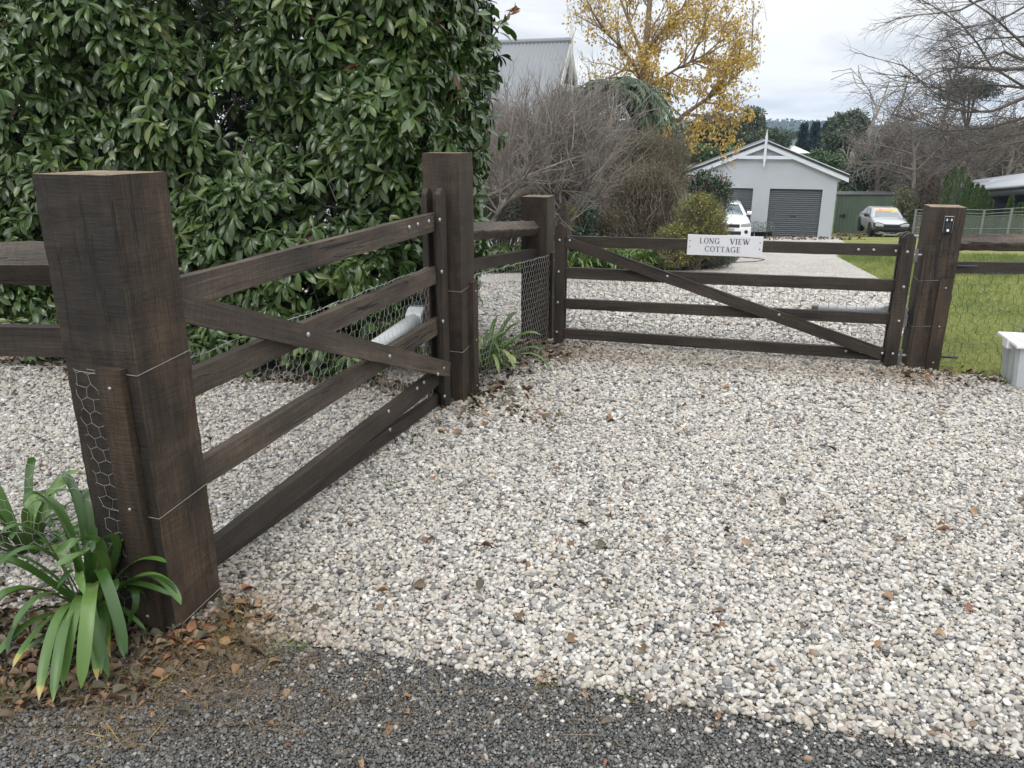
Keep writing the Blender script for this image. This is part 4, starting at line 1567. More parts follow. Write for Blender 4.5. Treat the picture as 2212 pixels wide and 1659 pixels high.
def near_clump():
    base = gp(*D6(430, 985), .03)
    yb = base[1]
    o = empty('strap_leaf_clump', (base[0], base[1], 0), 'large clump of green strap leaves with yellowed tips spilling in front of the nearest post', 'plant', 'clumps of strap leaves')
    spec = [((250, 470), (108, 440), -.10, .042, .45, 0), ((200, 600), (0, 575), -.12, .042, .5, 0), ((190, 650), (-60, 800), -.10, .038, .45, 0), ((150, 830), (-40, 905), -.22, .040, .6, 0),
            ((300, 920), (180, 1345), -.42, .042, .62, .10), ((330, 920), (245, 1350), -.42, .040, .5, .06), ((370, 880), (290, 1280), -.36, .046, .72, 0), ((425, 820), (375, 1290), -.36, .052, .84, 0),
            ((430, 900), (450, 1255), -.30, .034, .6, .10), ((480, 900), (488, 1160), -.22, .038, .66, .20), ((520, 960), (575, 1148), -.20, .028, .45, 0), ((490, 700), (580, 575), .04, .036, .3, 0),
            ((540, 640), (622, 652), .02, .03, .45, 0), ((590, 730), (772, 708), -.06, .034, .62, 0), ((650, 770), (838, 902), -.20, .042, .66, 0), ((600, 830), (596, 1000), -.12, .03, .2, 0),
            ((250, 960), (58, 1195), -.36, .034, .6, .16), ((200, 960), (-20, 1150), -.34, .034, .55, 0), ((470, 640), (248, 660), -.14, .040, .62, 0), ((480, 690), (246, 728), -.20, .036, .7, 0),
            ((380, 500), (290, 300), .14, .036, .2, 0), ((420, 480), (365, 395), .16, .034, .22, 0), ((300, 520), (150, 430), .06, .04, .35, 0), ((120, 730), (-80, 700), -.05, .04, .4, 0),
            ((370, 760), (388, 855), -.24, .03, .7, 0), ((250, 850), (60, 1010), -.3, .036, .5, 0), ((520, 800), (535, 840), -.15, .03, .3, 0)]
    rng = np.random.default_rng(5)
    parts = []
    for (mx, my), (tx, ty), dy, w, rn, tip in spec:
        T = at(*D6(tx, ty), yb + dy)
        if T[2] < .035:
            T[2] = .035
        m = at(*D6(mx, my), yb + dy * .45)
        b = base + np.array([rng.uniform(-.035, .035), rng.uniform(-.02, .03), 0])
        ctrl = 2 * m - .5 * (b + T)
        parts.append(strap(b, ctrl, T, w * .78, 22, tip * .7, rng.normal() * .12, rn, .32))
        if rng.random() < .4:
            continue
        # an older, darker leaf beside it
        T2 = T + rng.normal(size=3) * np.array([.075, .045, .03]) + np.array([0, .05, -.01])
        T2[2] = max(T2[2], .03)
        parts.append(strap(b + rng.normal(size=3) * .012, ctrl + rng.normal(size=3) * [.05, .03, .03] + [0, .03, -.01], T2, w * rng.uniform(.5, .72), 18, tip * .5, rng.normal() * .2, rng.uniform(.02, .55), .35))
    leaf_obj('foliage', parts, MAT['strap_leaf'], o)


near_clump()


def clump_parts(rng, n, L, w, spread=.8, tilt=(35, 88)):
    parts = []
    for i in range(n):
        a = rng.uniform(0, 2 * PI)
        el = rad(rng.uniform(*tilt))
        l = L * rng.uniform(.6, 1.15)
        h = np.array([math.cos(a), math.sin(a), 0])
        b = h * rng.uniform(0, .06) * spread
        c = b + (h * math.cos(el) + UP * math.sin(el)) * l * .62
        t = b + h * l * (.35 + .5 * math.cos(el)) * spread + UP * max(.03, l * (.78 * math.sin(el) - rng.uniform(.12, .55)))
        parts.append(strap(b, c, t, w * rng.uniform(.7, 1.1), 7, rng.choice([0, 0, 0, .12]), rng.normal() * .3, rng.uniform(.1, .85)))
    return parts


def clump(label, x, y, n, L, w, seed, group='clumps of strap leaves', mat='strap_leaf', spread=.9, name='strap_leaf_clump'):
    rng = np.random.default_rng(seed)
    o = empty(name, G(x, y), label, 'plant', group)
    V, Fc, R = cat(clump_parts(rng, n, L, w, spread))
    link('foliage', np_mesh('foliage', V + G(x, y), Fc, {'rnd': R}, True), o, MAT[mat])
    return o


b = gp(58, 1225)
clump('clump of dark green strap leaves behind the big front clump at the left fence', b[0] - .05, b[1] + .10, 34, .50, .036, 31)
b = gp(1044, 800)
clump('single strap leaf clump behind the netting beside the tall middle post', -.19, 5.22, 60, .62, .030, 32, mat='border_leaf')


def border_rows():
    rng = np.random.default_rng(77)
    meshes = []
    for k in range(4):
        V, Fc, R = cat(clump_parts(rng, 48, .78, .028, 1.0, (25, 80)))
        meshes.append(np_mesh('foliage', V, Fc, {'rnd': R}, True))
        meshes[-1].materials.append(MAT['border_leaf'])
    xs = list(np.linspace(-.75, 2.35, 16))
    for row, (dy, sx) in enumerate(((.10, 0), (.55, .1))):
        for i, x in enumerate(xs):
            y = 12.45 + max(0, (x - .8)) * .28 + dy + rng.uniform(-.12, .12)
            xx = x + sx + rng.uniform(-.05, .05)
            g = G(xx, y)
            o = empty('strap_leaf_clump', g, 'strap leaf clump in the dense low row edging the bed beyond the fence and gate', 'plant', 'strap leaf border along the bed', rng.uniform(0, 6))
            o.scale = (1, 1, rng.uniform(.85, 1.2))
            ch = bpy.data.objects.new('foliage', meshes[(i + row) % 4])
            COL.objects.link(ch)
            ch.parent = o


border_rows()


# ------------------------------------------------------------------ the cottage
def cottage():
    Y = 21.0
    apex = at(1211, 95, Y)
    r = np.array([-.955, .297, 0])          # along the ridge, away to the left
    g = np.array([.297, .955, 0])           # from near eave to far eave
    n_out = -r
    half, drop, Lr = 2.55, 2.75, 8.0
    gb = float(gz(Y)) - .2
    base = apex - UP * (apex[2] - gb)
    o = empty('cottage', base, 'cottage with a steep pale corrugated roof and white gable finial behind the shrubs', 'house')
    M = frame(base, r, g)                    # X along the ridge, Y to the far eave, Z up or down
    zs = 1 if M.col[2][2] > 0 else -1
    H = apex[2] - gb
    plain('cottage_roof', (0.205, 0.22, 0.235), 0.6, 0.05, 0.05, 1.2, spec=.3)
    plain('cottage_white', (0.62, 0.64, 0.64), 0.55, 0, 0.04, 3)
    plain('cottage_wall', (0.55, 0.57, 0.58), 0.6, 0, 0.05, 3)
    # corrugated slopes
    for sgn in (-1, 1):
        nx = int(Lr / .012)
        x = np.linspace(-.25, Lr, nx)
        nrm = np.array([0, sgn * drop, half]) / math.hypot(drop, half)
        ts = np.linspace(0, 1.12, 3)
        V = np.array([[(a, sgn * half * t + nrm[1] * (.06 + .012 * math.sin(a * 2 * PI / .098)), zs * (H - drop * t + nrm[2] * (.06 + .012 * math.sin(a * 2 * PI / .098)))) for a in x] for t in ts]).reshape(-1, 3)
        Q = [(i * nx + j, i * nx + j + 1, (i + 1) * nx + j + 1, (i + 1) * nx + j) for i in range(2) for j in range(nx - 1)]
        link('roof_slope', np_mesh('roof_slope', V, np.array(Q), smooth=True), o, MAT['cottage_roof'], M)
    bm = bmesh.new()
    bm_tube(bm, [(-.28, 0, zs * (H + .075)), (Lr, 0, zs * (H + .075))], .075, 10)
    link('ridge_cap', bm_mesh(bm, 'ridge_cap'), o, MAT['cottage_roof'], M)
    # walls and gable
    bm = bmesh.new()
    hw = half * .98
    bm_prism(bm, [(-hw, 0), (hw, 0), (hw, zs * (H - drop)), (0, zs * (H - .05)), (-hw, zs * (H - drop))], .12, Lr - .1, 'x')
    link('wall', bm_mesh(bm, 'wall'), o, MAT['cottage_wall'], M)
    bm = bmesh.new()
    for i in range(15):
        z = H - .15 - i * .18
        w = (H - z) / drop * half - .03
        bm_box(bm, .085, .122, -w, w, *sorted((zs * z, zs * (z - .165))))
    link('weatherboards', bm_mesh(bm, 'weatherboards'), o, MAT['cottage_white'], M)
    for sgn in (-1, 1):
        bm = bmesh.new()
        pr = [(0, zs * (H + .05)), (sgn * half * 1.12, zs * (H + .05 - drop * 1.12)), (sgn * half * 1.12, zs * (H - .20 - drop * 1.12)), (0, zs * (H - .24))]
        bm_prism(bm, pr, -.27, -.22, 'x')
        link('barge_board', bm_mesh(bm, 'barge_board'), o, MAT['cottage_white'], M)
    bm = bmesh.new()
    bm_box(bm, -.31, -.225, -.045, .045, *sorted((zs * (H - 1.25), zs * (H + .05))))
    bm_prism(bm, [(-.045, zs * (H + .05)), (.045, zs * (H + .05)), (.004, zs * (H + .42)), (-.004, zs * (H + .42))], -.31, -.225, 'x')
    link('finial', bm_mesh(bm, 'finial'), o, MAT['cottage_white'], M)
    bm = bmesh.new()
    w = 1.05 / drop * half
    bm_box(bm, -.285, -.235, -w, w, *sorted((zs * (H - .95), zs * (H - 1.12))))
    link('collar_tie', bm_mesh(bm, 'collar_tie'), o, MAT['cottage_white'], M)
    bm = bmesh.new()
    bm_box(bm, .06, .10, .15, .60, *sorted((zs * (H - 1.0), zs * (H - .55))))
    bm_box(bm, .06, .10, -.62, -.12, *sorted((zs * (H - 2.6), zs * (H - 1.4))))
    link('window', bm_mesh(bm, 'window'), o, plain('cottage_glass', (0.05, 0.06, 0.07), 0.1), M)


cottage()


# ------------------------------------------------------------------ the double garage
def garage():
    Y = 36.0
    zb = float(gz(Y))
    cx = float(at(1636, 505, Y)[0])
    a = rad(-16)
    o = empty('double_garage', (cx, Y, zb), 'pale grey double garage with dark roller doors and a white gable finial', 'garage', rz=a)
    M = root_mat(o)
    plain('render_grey', (0.37, 0.395, 0.425), 0.75, 0, 0.035, 1.2, .15, 40)
    plain('trim_white', (0.56, 0.60, 0.66), 0.5, 0, 0.03, 2)
    plain('roller_dark', (0.060, 0.068, 0.075), 0.4, 0.2, 0.06, 3)
    plain('roof_dark', (0.030, 0.034, 0.035), 0.5, 0.2, 0.1, 3)
    W, HW, HA, D = 3.14, 2.72, 3.97, 8.0
    slope = (HA - HW) / W

    def add(name, fn, mat, bv=0):
        bm = bmesh.new()
        fn(bm)
        if bv:
            bevel(bm, bv)
        return link(name, bm_mesh(bm, name), o, MAT[mat], M)

    def wall(bm):
        dx0, dx1, dh = .36, 2.57, 2.12
        for x0, x1 in ((-W, -dx1), (-dx0, dx0), (dx1, W)):
            bm_box(bm, x0, x1, 0, .22, -1.2, dh)
        bm_prism(bm, [(-W, dh), (W, dh), (W, HW), (0, HA), (-W, HW)], 0, .22, 'y')
        bm_box(bm, -W, -W + .2, .22, D, -1.2, HW)
        bm_box(bm, W - .2, W, .22, D, -1.2, HW)
        bm_prism(bm, [(-W, -1.2), (W, -1.2), (W, HW), (0, HA), (-W, HW)], D, D + .2, 'y')
    add('wall', wall, 'render_grey')
    ov = .42
    for s in (-1, 1):
        ex = s * (W + ov)
        ez = HW - slope * ov

        def roof(bm):
            bm_prism(bm, [(0, HA + .10), (ex, ez + .10), (ex, ez + .205), (0, HA + .205)], -.20, D + .3, 'y')
        add('roof', roof, 'roof_dark')

        def barge(bm):
            bm_prism(bm, [(0, HA + .097), (ex, ez + .097), (ex, ez - .10), (0, HA - .10)], -.17, -.13, 'y')
        add('barge_board', barge, 'trim_white')

        def cap(bm):
            bm_prism(bm, [(0, HA + .207), (ex * 1.003, ez + .207), (ex * 1.003, ez + .237), (0, HA + .237)], -.22, -.10, 'y')
        add('roof_capping', cap, 'trim_white')
    zt = 3.52
    tw = (HA - zt) / slope
    add('collar_tie', lambda bm: bm_box(bm, -tw, tw, -.165, -.125, zt - .13, zt + .01), 'trim_white')

    def fin(bm):
        bm_box(bm, -.055, .055, -.23, -.172, HA - .62, HA + .35)
        bm_prism(bm, [(-.055, HA + .35), (.055, HA + .35), (.006, HA + .66), (-.006, HA + .66)], -.23, -.172, 'y')
        bm_prism(bm, [(-.055, HA - .62), (.055, HA - .62), (.02, HA - .92), (-.02, HA - .92)], -.23, -.172, 'y')
    add('finial', fin, 'trim_white')
    for s in (-1, 1):
        x0, x1 = sorted((s * .37, s * 2.56))
        n = 27 * 4
        z = np.linspace(-.05, 2.095, n + 1)
        prof = .10 + .022 * np.abs(np.sin(z * PI * 24 / 2.15))
        V = np.concatenate([np.column_stack([np.full(n + 1, x0), prof, z]), np.column_stack([np.full(n + 1, x1), prof, z])])
        Q = [(i, i + n + 1, i + n + 2, i + 1) for i in range(n)]
        d = link('roller_door', np_mesh('roller_door', V, np.array(Q), smooth=False), o, MAT['roller_dark'], M)
        bm = bmesh.new()
        bm_box(bm, (x0 + x1) / 2 - .12, (x0 + x1) / 2 + .12, .06, .088, .93, .965)
        link('handle', bm_mesh(bm, 'handle'), d, MAT['dark_steel'], M)
        bm = bmesh.new()
        bm_box(bm, x0, x1, .06, .12, -.05, .06)
        link('bottom_rail', bm_mesh(bm, 'bottom_rail'), d, MAT['roller_dark'], M)


garage()


def green_shed():
    Y = 42.5
    a, b = at(1799, 500, Y), at(1938, 500, Y)
    z0 = float(gz(Y)) - .3
    top = at(1868, 422, Y)[2]
    o = empty('green_shed', ((a[0] + b[0]) / 2, Y, z0), 'low dark green metal clad shed wall between the garage and the silver car', 'shed')
    plain('shed_green', (0.085, 0.115, 0.085), 0.5, 0.1, 0.14, 1.5)
    plain('shed_dark', (0.03, 0.035, 0.032), 0.6)
    L = b[0] - a[0]
    x, prof, u = [], [], 0
    while u < L:
        for dx, d in ((0, 0), (.10, 0), (.112, .028), (.145, .028), (.157, 0)):
            x.append(a[0] + u + dx)
            prof.append(Y - d)
        u += .19
    n = len(x)
    V = np.concatenate([np.column_stack([x, prof, np.full(n, z0)]), np.column_stack([x, prof, np.full(n, top)])])
    Q = [(i, i + 1, i + 1 + n, i + n) for i in range(n - 1)]
    link('wall', np_mesh('wall', V, np.array(Q)), o, MAT['shed_green'])
    bm = bmesh.new()
    bm_box(bm, a[0] - .05, b[0] + .12, Y - .06, Y + 2.2, top + .003, top + .06)
    bm_box(bm, b[0] + .02, b[0] + .08, Y + .01, Y + 2.1, z0, top)
    link('roof', bm_mesh(bm, 'roof'), o, MAT['shed_dark'])
    bm = bmesh.new()
    q = at(1818, 465, Y)
    bm_box(bm, q[0] - .12, q[0] + .1, Y - .08, Y - .03, q[2] - .03, q[2] + .03)
    bm_box(bm, q[0] + .05, q[0] + .2, Y - .09, Y - .03, q[2] - .09, q[2] + .07)
    link('latch', bm_mesh(bm, 'latch'), o, MAT['dark_steel'])


green_shed()


# ------------------------------------------------------------------ cars
def car(name, label, loc, heading, paint, spec, scale=1.0):
    """x forward, y left, z up; body, cabin, glass, lamps and wheels are separate parts"""
    o = empty(name, loc, label, 'car', None, heading)
    o.scale = (scale,) * 3
    M = root_mat(o)
    L, Wd = spec['L'], spec['W']
    # lower body: stations along the length with half width, sill, shoulder and bonnet heights
    xs = np.array(spec['x'])
    hw = np.array(spec['hw']) * Wd / 2
    zt = np.array(spec['zt'])
    zb = np.array(spec['zb'])
    rings = []
    for x, w, t, b in zip(xs, hw, zt, zb):
        h = t - b
        half = [(w * .0, b), (w * .80, b), (w * .96, b + h * .12), (w * 1.0, b + h * .42), (w * .985, b + h * .68), (w * .93, b + h * .90), (w * .80, t - .006), (w * .42, t + .018), (0, t + .024)]
        ring = [(x, y, z) for y, z in half] + [(x, -y, z) for y, z in half[-2:0:-1]]
        rings.append(ring)
    k = len(rings[0])
    V = np.array(rings).reshape(-1, 3)
    Q = [(i * k + j, i * k + (j + 1) % k, (i + 1) * k + (j + 1) % k, (i + 1) * k + j) for i in range(len(xs) - 1) for j in range(k)]
    me = np_mesh('body', V, [np.array(Q), np.array([list(range(k))[::-1], [(len(xs) - 1) * k + j for j in range(k)]])], smooth=True)
    body = link('body', me, o, paint, M)
    md = body.modifiers.new('smooth', 'SUBSURF')
    md.levels = md.render_levels = 2
    # cabin: base and roof outline
    (bx0, bx1, bw, bz), (rx0, rx1, rw, rz) = spec['cab']

    def quad(name, pts, mat, par, thick=0.0):
        bm = bmesh.new()
        bm.faces.new([bm.verts.new(p) for p in pts])
        return link(name, bm_mesh(bm, name), par, mat, M)
    bm = bmesh.new()
    base = [(bx1, bw * .86, bz), (bx1 - .25, bw, bz), (bx0 + .3, bw, bz), (bx0, bw * .85, bz)]
    base = base + [(x, -y, z) for x, y, z in base[::-1]]
    roof = [(rx1, rw * .84, rz - .035), (rx1 - .2, rw, rz - .03), (rx0 + .25, rw, rz - .03), (rx0, rw * .86, rz - .06)]
    roof = roof + [(x, -y, z) for x, y, z in roof[::-1]]
    top = [(rx1 - .16, rw * .66, rz), (rx1 - .35, rw * .80, rz + .012), (rx0 + .4, rw * .80, rz + .012), (rx0 + .2, rw * .66, rz - .02)]
    top = top + [(x, -y, z) for x, y, z in top[::-1]]
    vb, vr, vt = ([bm.verts.new(p) for p in s] for s in (base, roof, top))
    for A, B in ((vb, vr), (vr, vt)):
        for i in range(8):
            j = (i + 1) % 8
            bm.faces.new((A[i], A[j], B[j], B[i]))
    bm.faces.new(vt)
    bevel(bm, .018, 2)
    link('cabin', bm_mesh(bm, 'cabin', True), o, paint, M)
    glass = MAT['car_glass']

    def lerp(a, b, f):
        return tuple(a[i] + (b[i] - a[i]) * f for i in range(3))

    def pane(name, b0, b1, r0, r1, e, out):
        p = [lerp(lerp(b0, b1, e), lerp(r0, r1, e), e * .7), lerp(lerp(b0, b1, 1 - e), lerp(r0, r1, 1 - e), e * .7), lerp(lerp(b0, b1, 1 - e), lerp(r0, r1, 1 - e), 1 - e), lerp(lerp(b0, b1, e), lerp(r0, r1, e), 1 - e)]
        p = [tuple(np.array(q) + np.array(out) * .022) for q in p]
        return quad(name, p, glass, o), p
    ws, wp = pane('windscreen', base[0], base[7], roof[0], roof[7], .035, (.8, 0, .6))
    pane('rear_window', base[3], base[4], roof[3], roof[4], .07, (-.8, 0, .6))
    for s in (0, 1):
        b = base if s == 0 else [base[7 - i] for i in range(8)]
        r = roof if s == 0 else [roof[7 - i] for i in range(8)]
        sg = 1 if s == 0 else -1
        m_b, m_r = lerp(b[1], b[2], .52), lerp(r[1], r[2], .5)
        pane('side_window', b[1], m_b, r[1], m_r, .06, (0, sg, .2))
        pane('side_window', m_b, b[2], m_r, r[2], .06, (0, sg, .2))
        bm = bmesh.new()
        y = sg * (bw + .13)
        bm_box(bm, bx1 - .62, bx1 - .46, min(y - .1, y + .1), max(y - .1, y + .1), bz - .01, bz + .14)
        bevel(bm, .03, 2)
        link('mirror', bm_mesh(bm, 'mirror', True), o, spec['mirror'], M)
    for x in spec['wheels']:
        for sg in (1, -1):
            y = sg * (Wd / 2 - .11)
            bm = bmesh.new()
            bm_lathe(bm, [(.20, -.10), (.29, -.105), (.315, -.08), (.32, 0), (.315, .08), (.29, .105), (.20, .10)], 24)
            wM = M @ Matrix.Translation((x, y, .32)) @ Matrix.Rotation(PI / 2, 4, 'X')
            ty = link('wheel', bm_mesh(bm, 'wheel', True), o, MAT['tyre'], wM)
            bm = bmesh.new()
            for q in range(5):
                A = q * 2 * PI / 5
                ca, sa = math.cos(A), math.sin(A)
                bm_prism(bm, [(-sa * .03 + ca * .02, ca * .03 + sa * .02), (sa * .03 + ca * .02, -ca * .03 + sa * .02), (sa * .022 + ca * .2, -ca * .022 + sa * .2), (-sa * .022 + ca * .2, ca * .022 + sa * .2)], -sg * .085, -sg * .115)
            bm_lathe(bm, [(.19, -.09), (.205, 0), (.19, .09)], 20)
            link('rim', bm_mesh(bm, 'rim'), ty, spec['rim'], wM)
            # dark wheel housing
            bm = bmesh.new()
            bm_lathe(bm, [(.375, -.10), (.375, .118)], 24)
            link('wheel_arch', bm_mesh(bm, 'wheel_arch'), o, MAT['car_black'], M @ Matrix.Translation((x, sg * (Wd / 2 - .115), .35)) @ Matrix.Rotation(PI / 2 if sg < 0 else -PI / 2, 4, 'X'))
    return o, M, wp


plain('car_glass', (0.10, 0.125, 0.14), 0.08, 0, 0.05, 2, spec=.9)
plain('tyre', (0.018, 0.018, 0.019), 0.8, 0, 0.2, 20)
plain('car_black', (0.012, 0.012, 0.014), 0.6)
plain('car_silver', (0.36, 0.37, 0.39), 0.3, 0.4, 0.03, 2, coat=.4)
plain('car_white', (0.72, 0.75, 0.78), 0.25, 0, 0.02, 2, coat=.5)
plain('rim_grey', (0.40, 0.40, 0.41), 0.35, 0.7)
plain('lamp_clear', (0.55, 0.57, 0.60), 0.12, 0.3, 0.35, 14)
plain('lamp_dull', (0.38, 0.38, 0.36), 0.2, 0.2, 0.3, 12)
plain('bar_metal', (0.33, 0.33, 0.34), 0.55, 0.3, 0.2, 10)
plain('banner_orange', (0.80, 0.36, 0.10), 0.5, 0, 0.05)
plain('banner_red', (0.66, 0.16, 0.09), 0.5, 0, 0.05)
plain('banner_yellow', (0.75, 0.70, 0.16), 0.5, 0, 0.05)


def cbox(name, par, M, mat, b, bv=.01):
    bm = bmesh.new()
    bm_box(bm, *b)
    if bv:
        bevel(bm, bv, 2)
    return link(name, bm_mesh(bm, name, False), par, mat, M)


def silver_car():
    Y = 34.6
    c = at(1931, 506, Y)
    spec = dict(L=4.3, W=1.70, x=[-2.15, -2.05, -1.5, -.8, 0, .8, 1.25, 1.75, 2.02, 2.10], hw=[.80, .95, 1, 1, 1, 1, .99, .97, .88, .78],
                zt=[.86, .93, .95, .93, .92, .93, .90, .82, .72, .66], zb=[.36, .28, .22, .20, .20, .20, .22, .30, .46, .52],
                cab=((-1.75, 1.05, .76, .90), (-1.05, .30, .61, 1.30)), wheels=(1.32, -1.22), mirror=MAT['car_black'], rim=MAT['dark_steel'])
    o, M, wp = car('sedan', 'silver sedan missing its front bumper, orange banner on its windscreen, by the green shed', (c[0] + .35, Y + 2.0, float(gz(Y + 1.2)) + .02), rad(-103), MAT['car_silver'], spec, .92)
    # stripped front: dark bay, crash bar and bent splitter
    cbox('engine_bay', o, M, MAT['car_black'], (1.85, 2.13, -.64, .64, .40, .69), .02)
    cbox('crash_bar', o, M, MAT['car_black'], (2.10, 2.20, -.72, .72, .42, .53), .02)
    bm = bmesh.new()
    bm_prism(bm, [(-.55, .36), (-.36, .34), (-.22, .24), (.22, .24), (.36, .34), (.55, .36), (.55, .29), (.38, .27), (.25, .17), (-.25, .17), (-.38, .27), (-.55, .29)], 2.02, 2.10, 'x')
    link('lower_beam', bm_mesh(bm, 'lower_beam'), o, MAT['bar_metal'], M)
    cbox('grille', o, M, MAT['dark_steel'], (2.10, 2.15, -.34, .34, .575, .66), .01)
    for s in (-1, 1):
        bm = bmesh.new()
        bm_prism(bm, [(s * .38, .56), (s * .74, .60), (s * .76, .71), (s * .60, .73), (s * .36, .665)], 2.0, 2.14, 'x')
        bevel(bm, .012)
        link('headlight', bm_mesh(bm, 'headlight'), o, MAT['lamp_clear'], M)
        bm = bmesh.new()
        bm_prism(bm, [(s * .30, .535), (s * .79, .565), (s * .81, .735), (s * .60, .765), (s * .30, .69)], 1.95, 2.125, 'x')
        link('lamp_recess', bm_mesh(bm, 'lamp_recess'), o, MAT['car_black'], M)
        cbox('indicator', o, M, MAT['lamp_dull'], (2.12, 2.15, min(s * .40, s * .50), max(s * .40, s * .50), .59, .65), 0)
    # banner across the top of the windscreen, and its number
    wp = [np.array(p) for p in wp]
    nrm = unit(np.cross(wp[1] - wp[0], wp[3] - wp[0]))
    if nrm[0] < 0:
        nrm = -nrm

    def wq(name, u0, u1, v0, v1, mat, off):
        P = [(wp[0] * (1 - u) + wp[1] * u) * (1 - v) + (wp[3] * (1 - u) + wp[2] * u) * v + nrm * off for u, v in ((u0, v0), (u1, v0), (u1, v1), (u0, v1))]
        bm = bmesh.new()
        bm.faces.new([bm.verts.new(p) for p in P])
        return link(name, bm_mesh(bm, name), o, mat, M)
    # u runs from the car's left to its right, so the viewer's left is u = 1
    wq('sun_strip', 0.0, 1.0, .74, .985, MAT['banner_orange'], .004)
    wq('sun_strip_block', .70, .84, .76, .97, MAT['banner_red'], .007)
    wq('sun_strip_line', .14, .68, .85, .90, MAT['banner_red'], .007)
    cu = bpy.data.curves.new('number', 'FONT')
    cu.body = '101'
    cu.size = .22
    cu.align_x = 'CENTER'
    cu.materials.append(MAT['banner_yellow'])
    t = bpy.data.objects.new('number', cu)
    COL.objects.link(t)
    t.parent = o
    X = unit(wp[0] - wp[1])
    Yv = unit(wp[3] - wp[0] - X * np.dot(wp[3] - wp[0], X))
    u, v = .17, .54
    p = (wp[0] * (1 - u) + wp[1] * u) * (1 - v) + (wp[3] * (1 - u) + wp[2] * u) * v + nrm * .008
    Z = np.cross(X, Yv)
    R = Matrix((Vector(X), Vector(Yv), Vector(Z))).transposed().to_4x4()
    R.translation = Vector(p)
    loc, rot, _ = R.decompose()
    t.location = loc
    t.rotation_euler = rot.to_euler()


silver_car()


def white_car():
    Y = 33.0
    c = at(1590, 510, Y)
    spec = dict(L=4.9, W=1.86, x=[-2.45, -2.3, -1.5, -.8, 0, .8, 1.4, 1.95, 2.30, 2.40], hw=[.85, .96, 1, 1, 1, 1, .99, .97, .93, .86],
                zt=[.95, 1.0, 1.0, .98, .97, .97, .95, .90, .82, .74], zb=[.36, .28, .22, .2, .2, .2, .22, .20, .18, .22],
                cab=((-2.2, 1.1, .84, .94), (-1.7, .28, .66, 1.38)), wheels=(1.45, -1.4), mirror=MAT['car_white'], rim=MAT['rim_grey'])
    o, M, wp = car('wagon', 'white wagon with roof rails parked half hidden behind the yellow green shrub', (c[0] + .10, Y + 2.4, float(gz(Y + 1.5)) + .02), rad(-99), MAT['car_white'], spec)
    cbox('bumper', o, M, MAT['car_white'], (2.22, 2.44, -.86, .86, .20, .60), .05)
    cbox('grille', o, M, MAT['car_black'], (2.36, 2.445, -.38, .38, .56, .70), .012)
    cbox('air_intake', o, M, MAT['car_black'], (2.40, 2.45, -.46, .46, .27, .42), .012)
    for s in (-1, 1):
        bm = bmesh.new()
        bm_prism(bm, [(s * .44, .60), (s * .82, .64), (s * .84, .77), (s * .46, .73)], 2.25, 2.43, 'x')
        bevel(bm, .012)
        link('headlight', bm_mesh(bm, 'headlight'), o, MAT['lamp_dull'], M)
        bm = bmesh.new()
        bm_lathe(bm, [(.075, 0), (.075, .02), (.05, .025)], 16)
        link('fog_lamp', bm_mesh(bm, 'fog_lamp'), o, MAT['car_black'], M @ Matrix.Translation((2.435, s * .66, .40)) @ Matrix.Rotation(PI / 2, 4, 'Y'))
        cbox('roof_rail', o, M, MAT['car_white'], (-1.5, .2, s * .60 - .025, s * .60 + .025, 1.385, 1.42), .008)
    cbox('number_plate', o, M, MAT['lamp_dull'], (2.45, 2.46, -.18, .18, .44, .54), 0)


white_car()

# ------------------------------------------------------------------ small things near the garage
plain('pot_black', (0.014, 0.014, 0.015), 0.5)
for i, (px, s) in enumerate(((1624, 1), (1640, 1), (1647, .9), (1656, 1.05), (1668, 1))):
    Y = 35.2
    px = (1624.5, 1635, 1643, 1652, 1663)[i]
    q = at(px, 503, Y)
    g = G(q[0], Y)
    o = empty('seedling_pot', g, 'small black nursery pot with a grey green seedling in the row between the garage doors', 'plant pot', 'seedling pots in a row by the garage')
    bm = bmesh.new()
    bm_lathe(bm, [(.085, 0), (.105, .2), (.112, .2), (.112, .215), (.095, .215), (.09, .19)], 12)
    me = bm_mesh(bm, 'pot', True)
    me.transform(Matrix.Translation(tuple(g)))
    link('pot', me, o, MAT['pot_black'])
    rng = np.random.default_rng(60 + i)
    n = 60
    P = g + np.column_stack([rng.normal(0, .075, n), rng.normal(0, .06, n), .2 + rng.random(n) * .42 * s])
    leaf_obj('foliage', [leaves(TPL_DIA, P, rng.normal(size=(n, 3)) + [0, 0, .7], rng.normal(size=(n, 3)), .10, .03, rng.random(n))], MAT['seedling_leaf'], o, False)

a, b = at(1973, 496, 34.0), at(1996, 499, 33.0)
a[2], b[2] = float(gz(34.0)) + .07, float(gz(33.0)) + .07
bm = bmesh.new()
bm_tube(bm, [a, b], .055, 10)
tag(link('plastic_pipe', bm_mesh(bm, 'plastic_pipe'), None, plain('pipe_white', (0.6, 0.6, 0.58), 0.5)), 'short white plastic pipe lying on the lawn beside the silver sedan', 'pipe')


def wire_loop():
    """a loop of old wire springing out of the shrub over the gravel"""
    q = [(1580, 567, 14.4), (1600, 566, 14.6), (1630, 565, 14.75), (1648, 562, 14.9), (1652, 560.5, 14.95), (1640, 558.5, 15.0), (1610, 556, 15.1), (1580, 552, 15.2), (1560, 548, 15.2)]
    pts = np.array([at(x, y, Y) for x, y, Y in q])
    pts[:, 2] = np.maximum(pts[:, 2], gz(pts[:, 1]) + .03)
    tag(tube_obj('wire_loop', [(pts, np.full(len(pts), .009))], 5, MAT['twig_dark']), 'dark bent wire loop lying on the gravel beside the low shrubs', 'wire')


wire_loop()


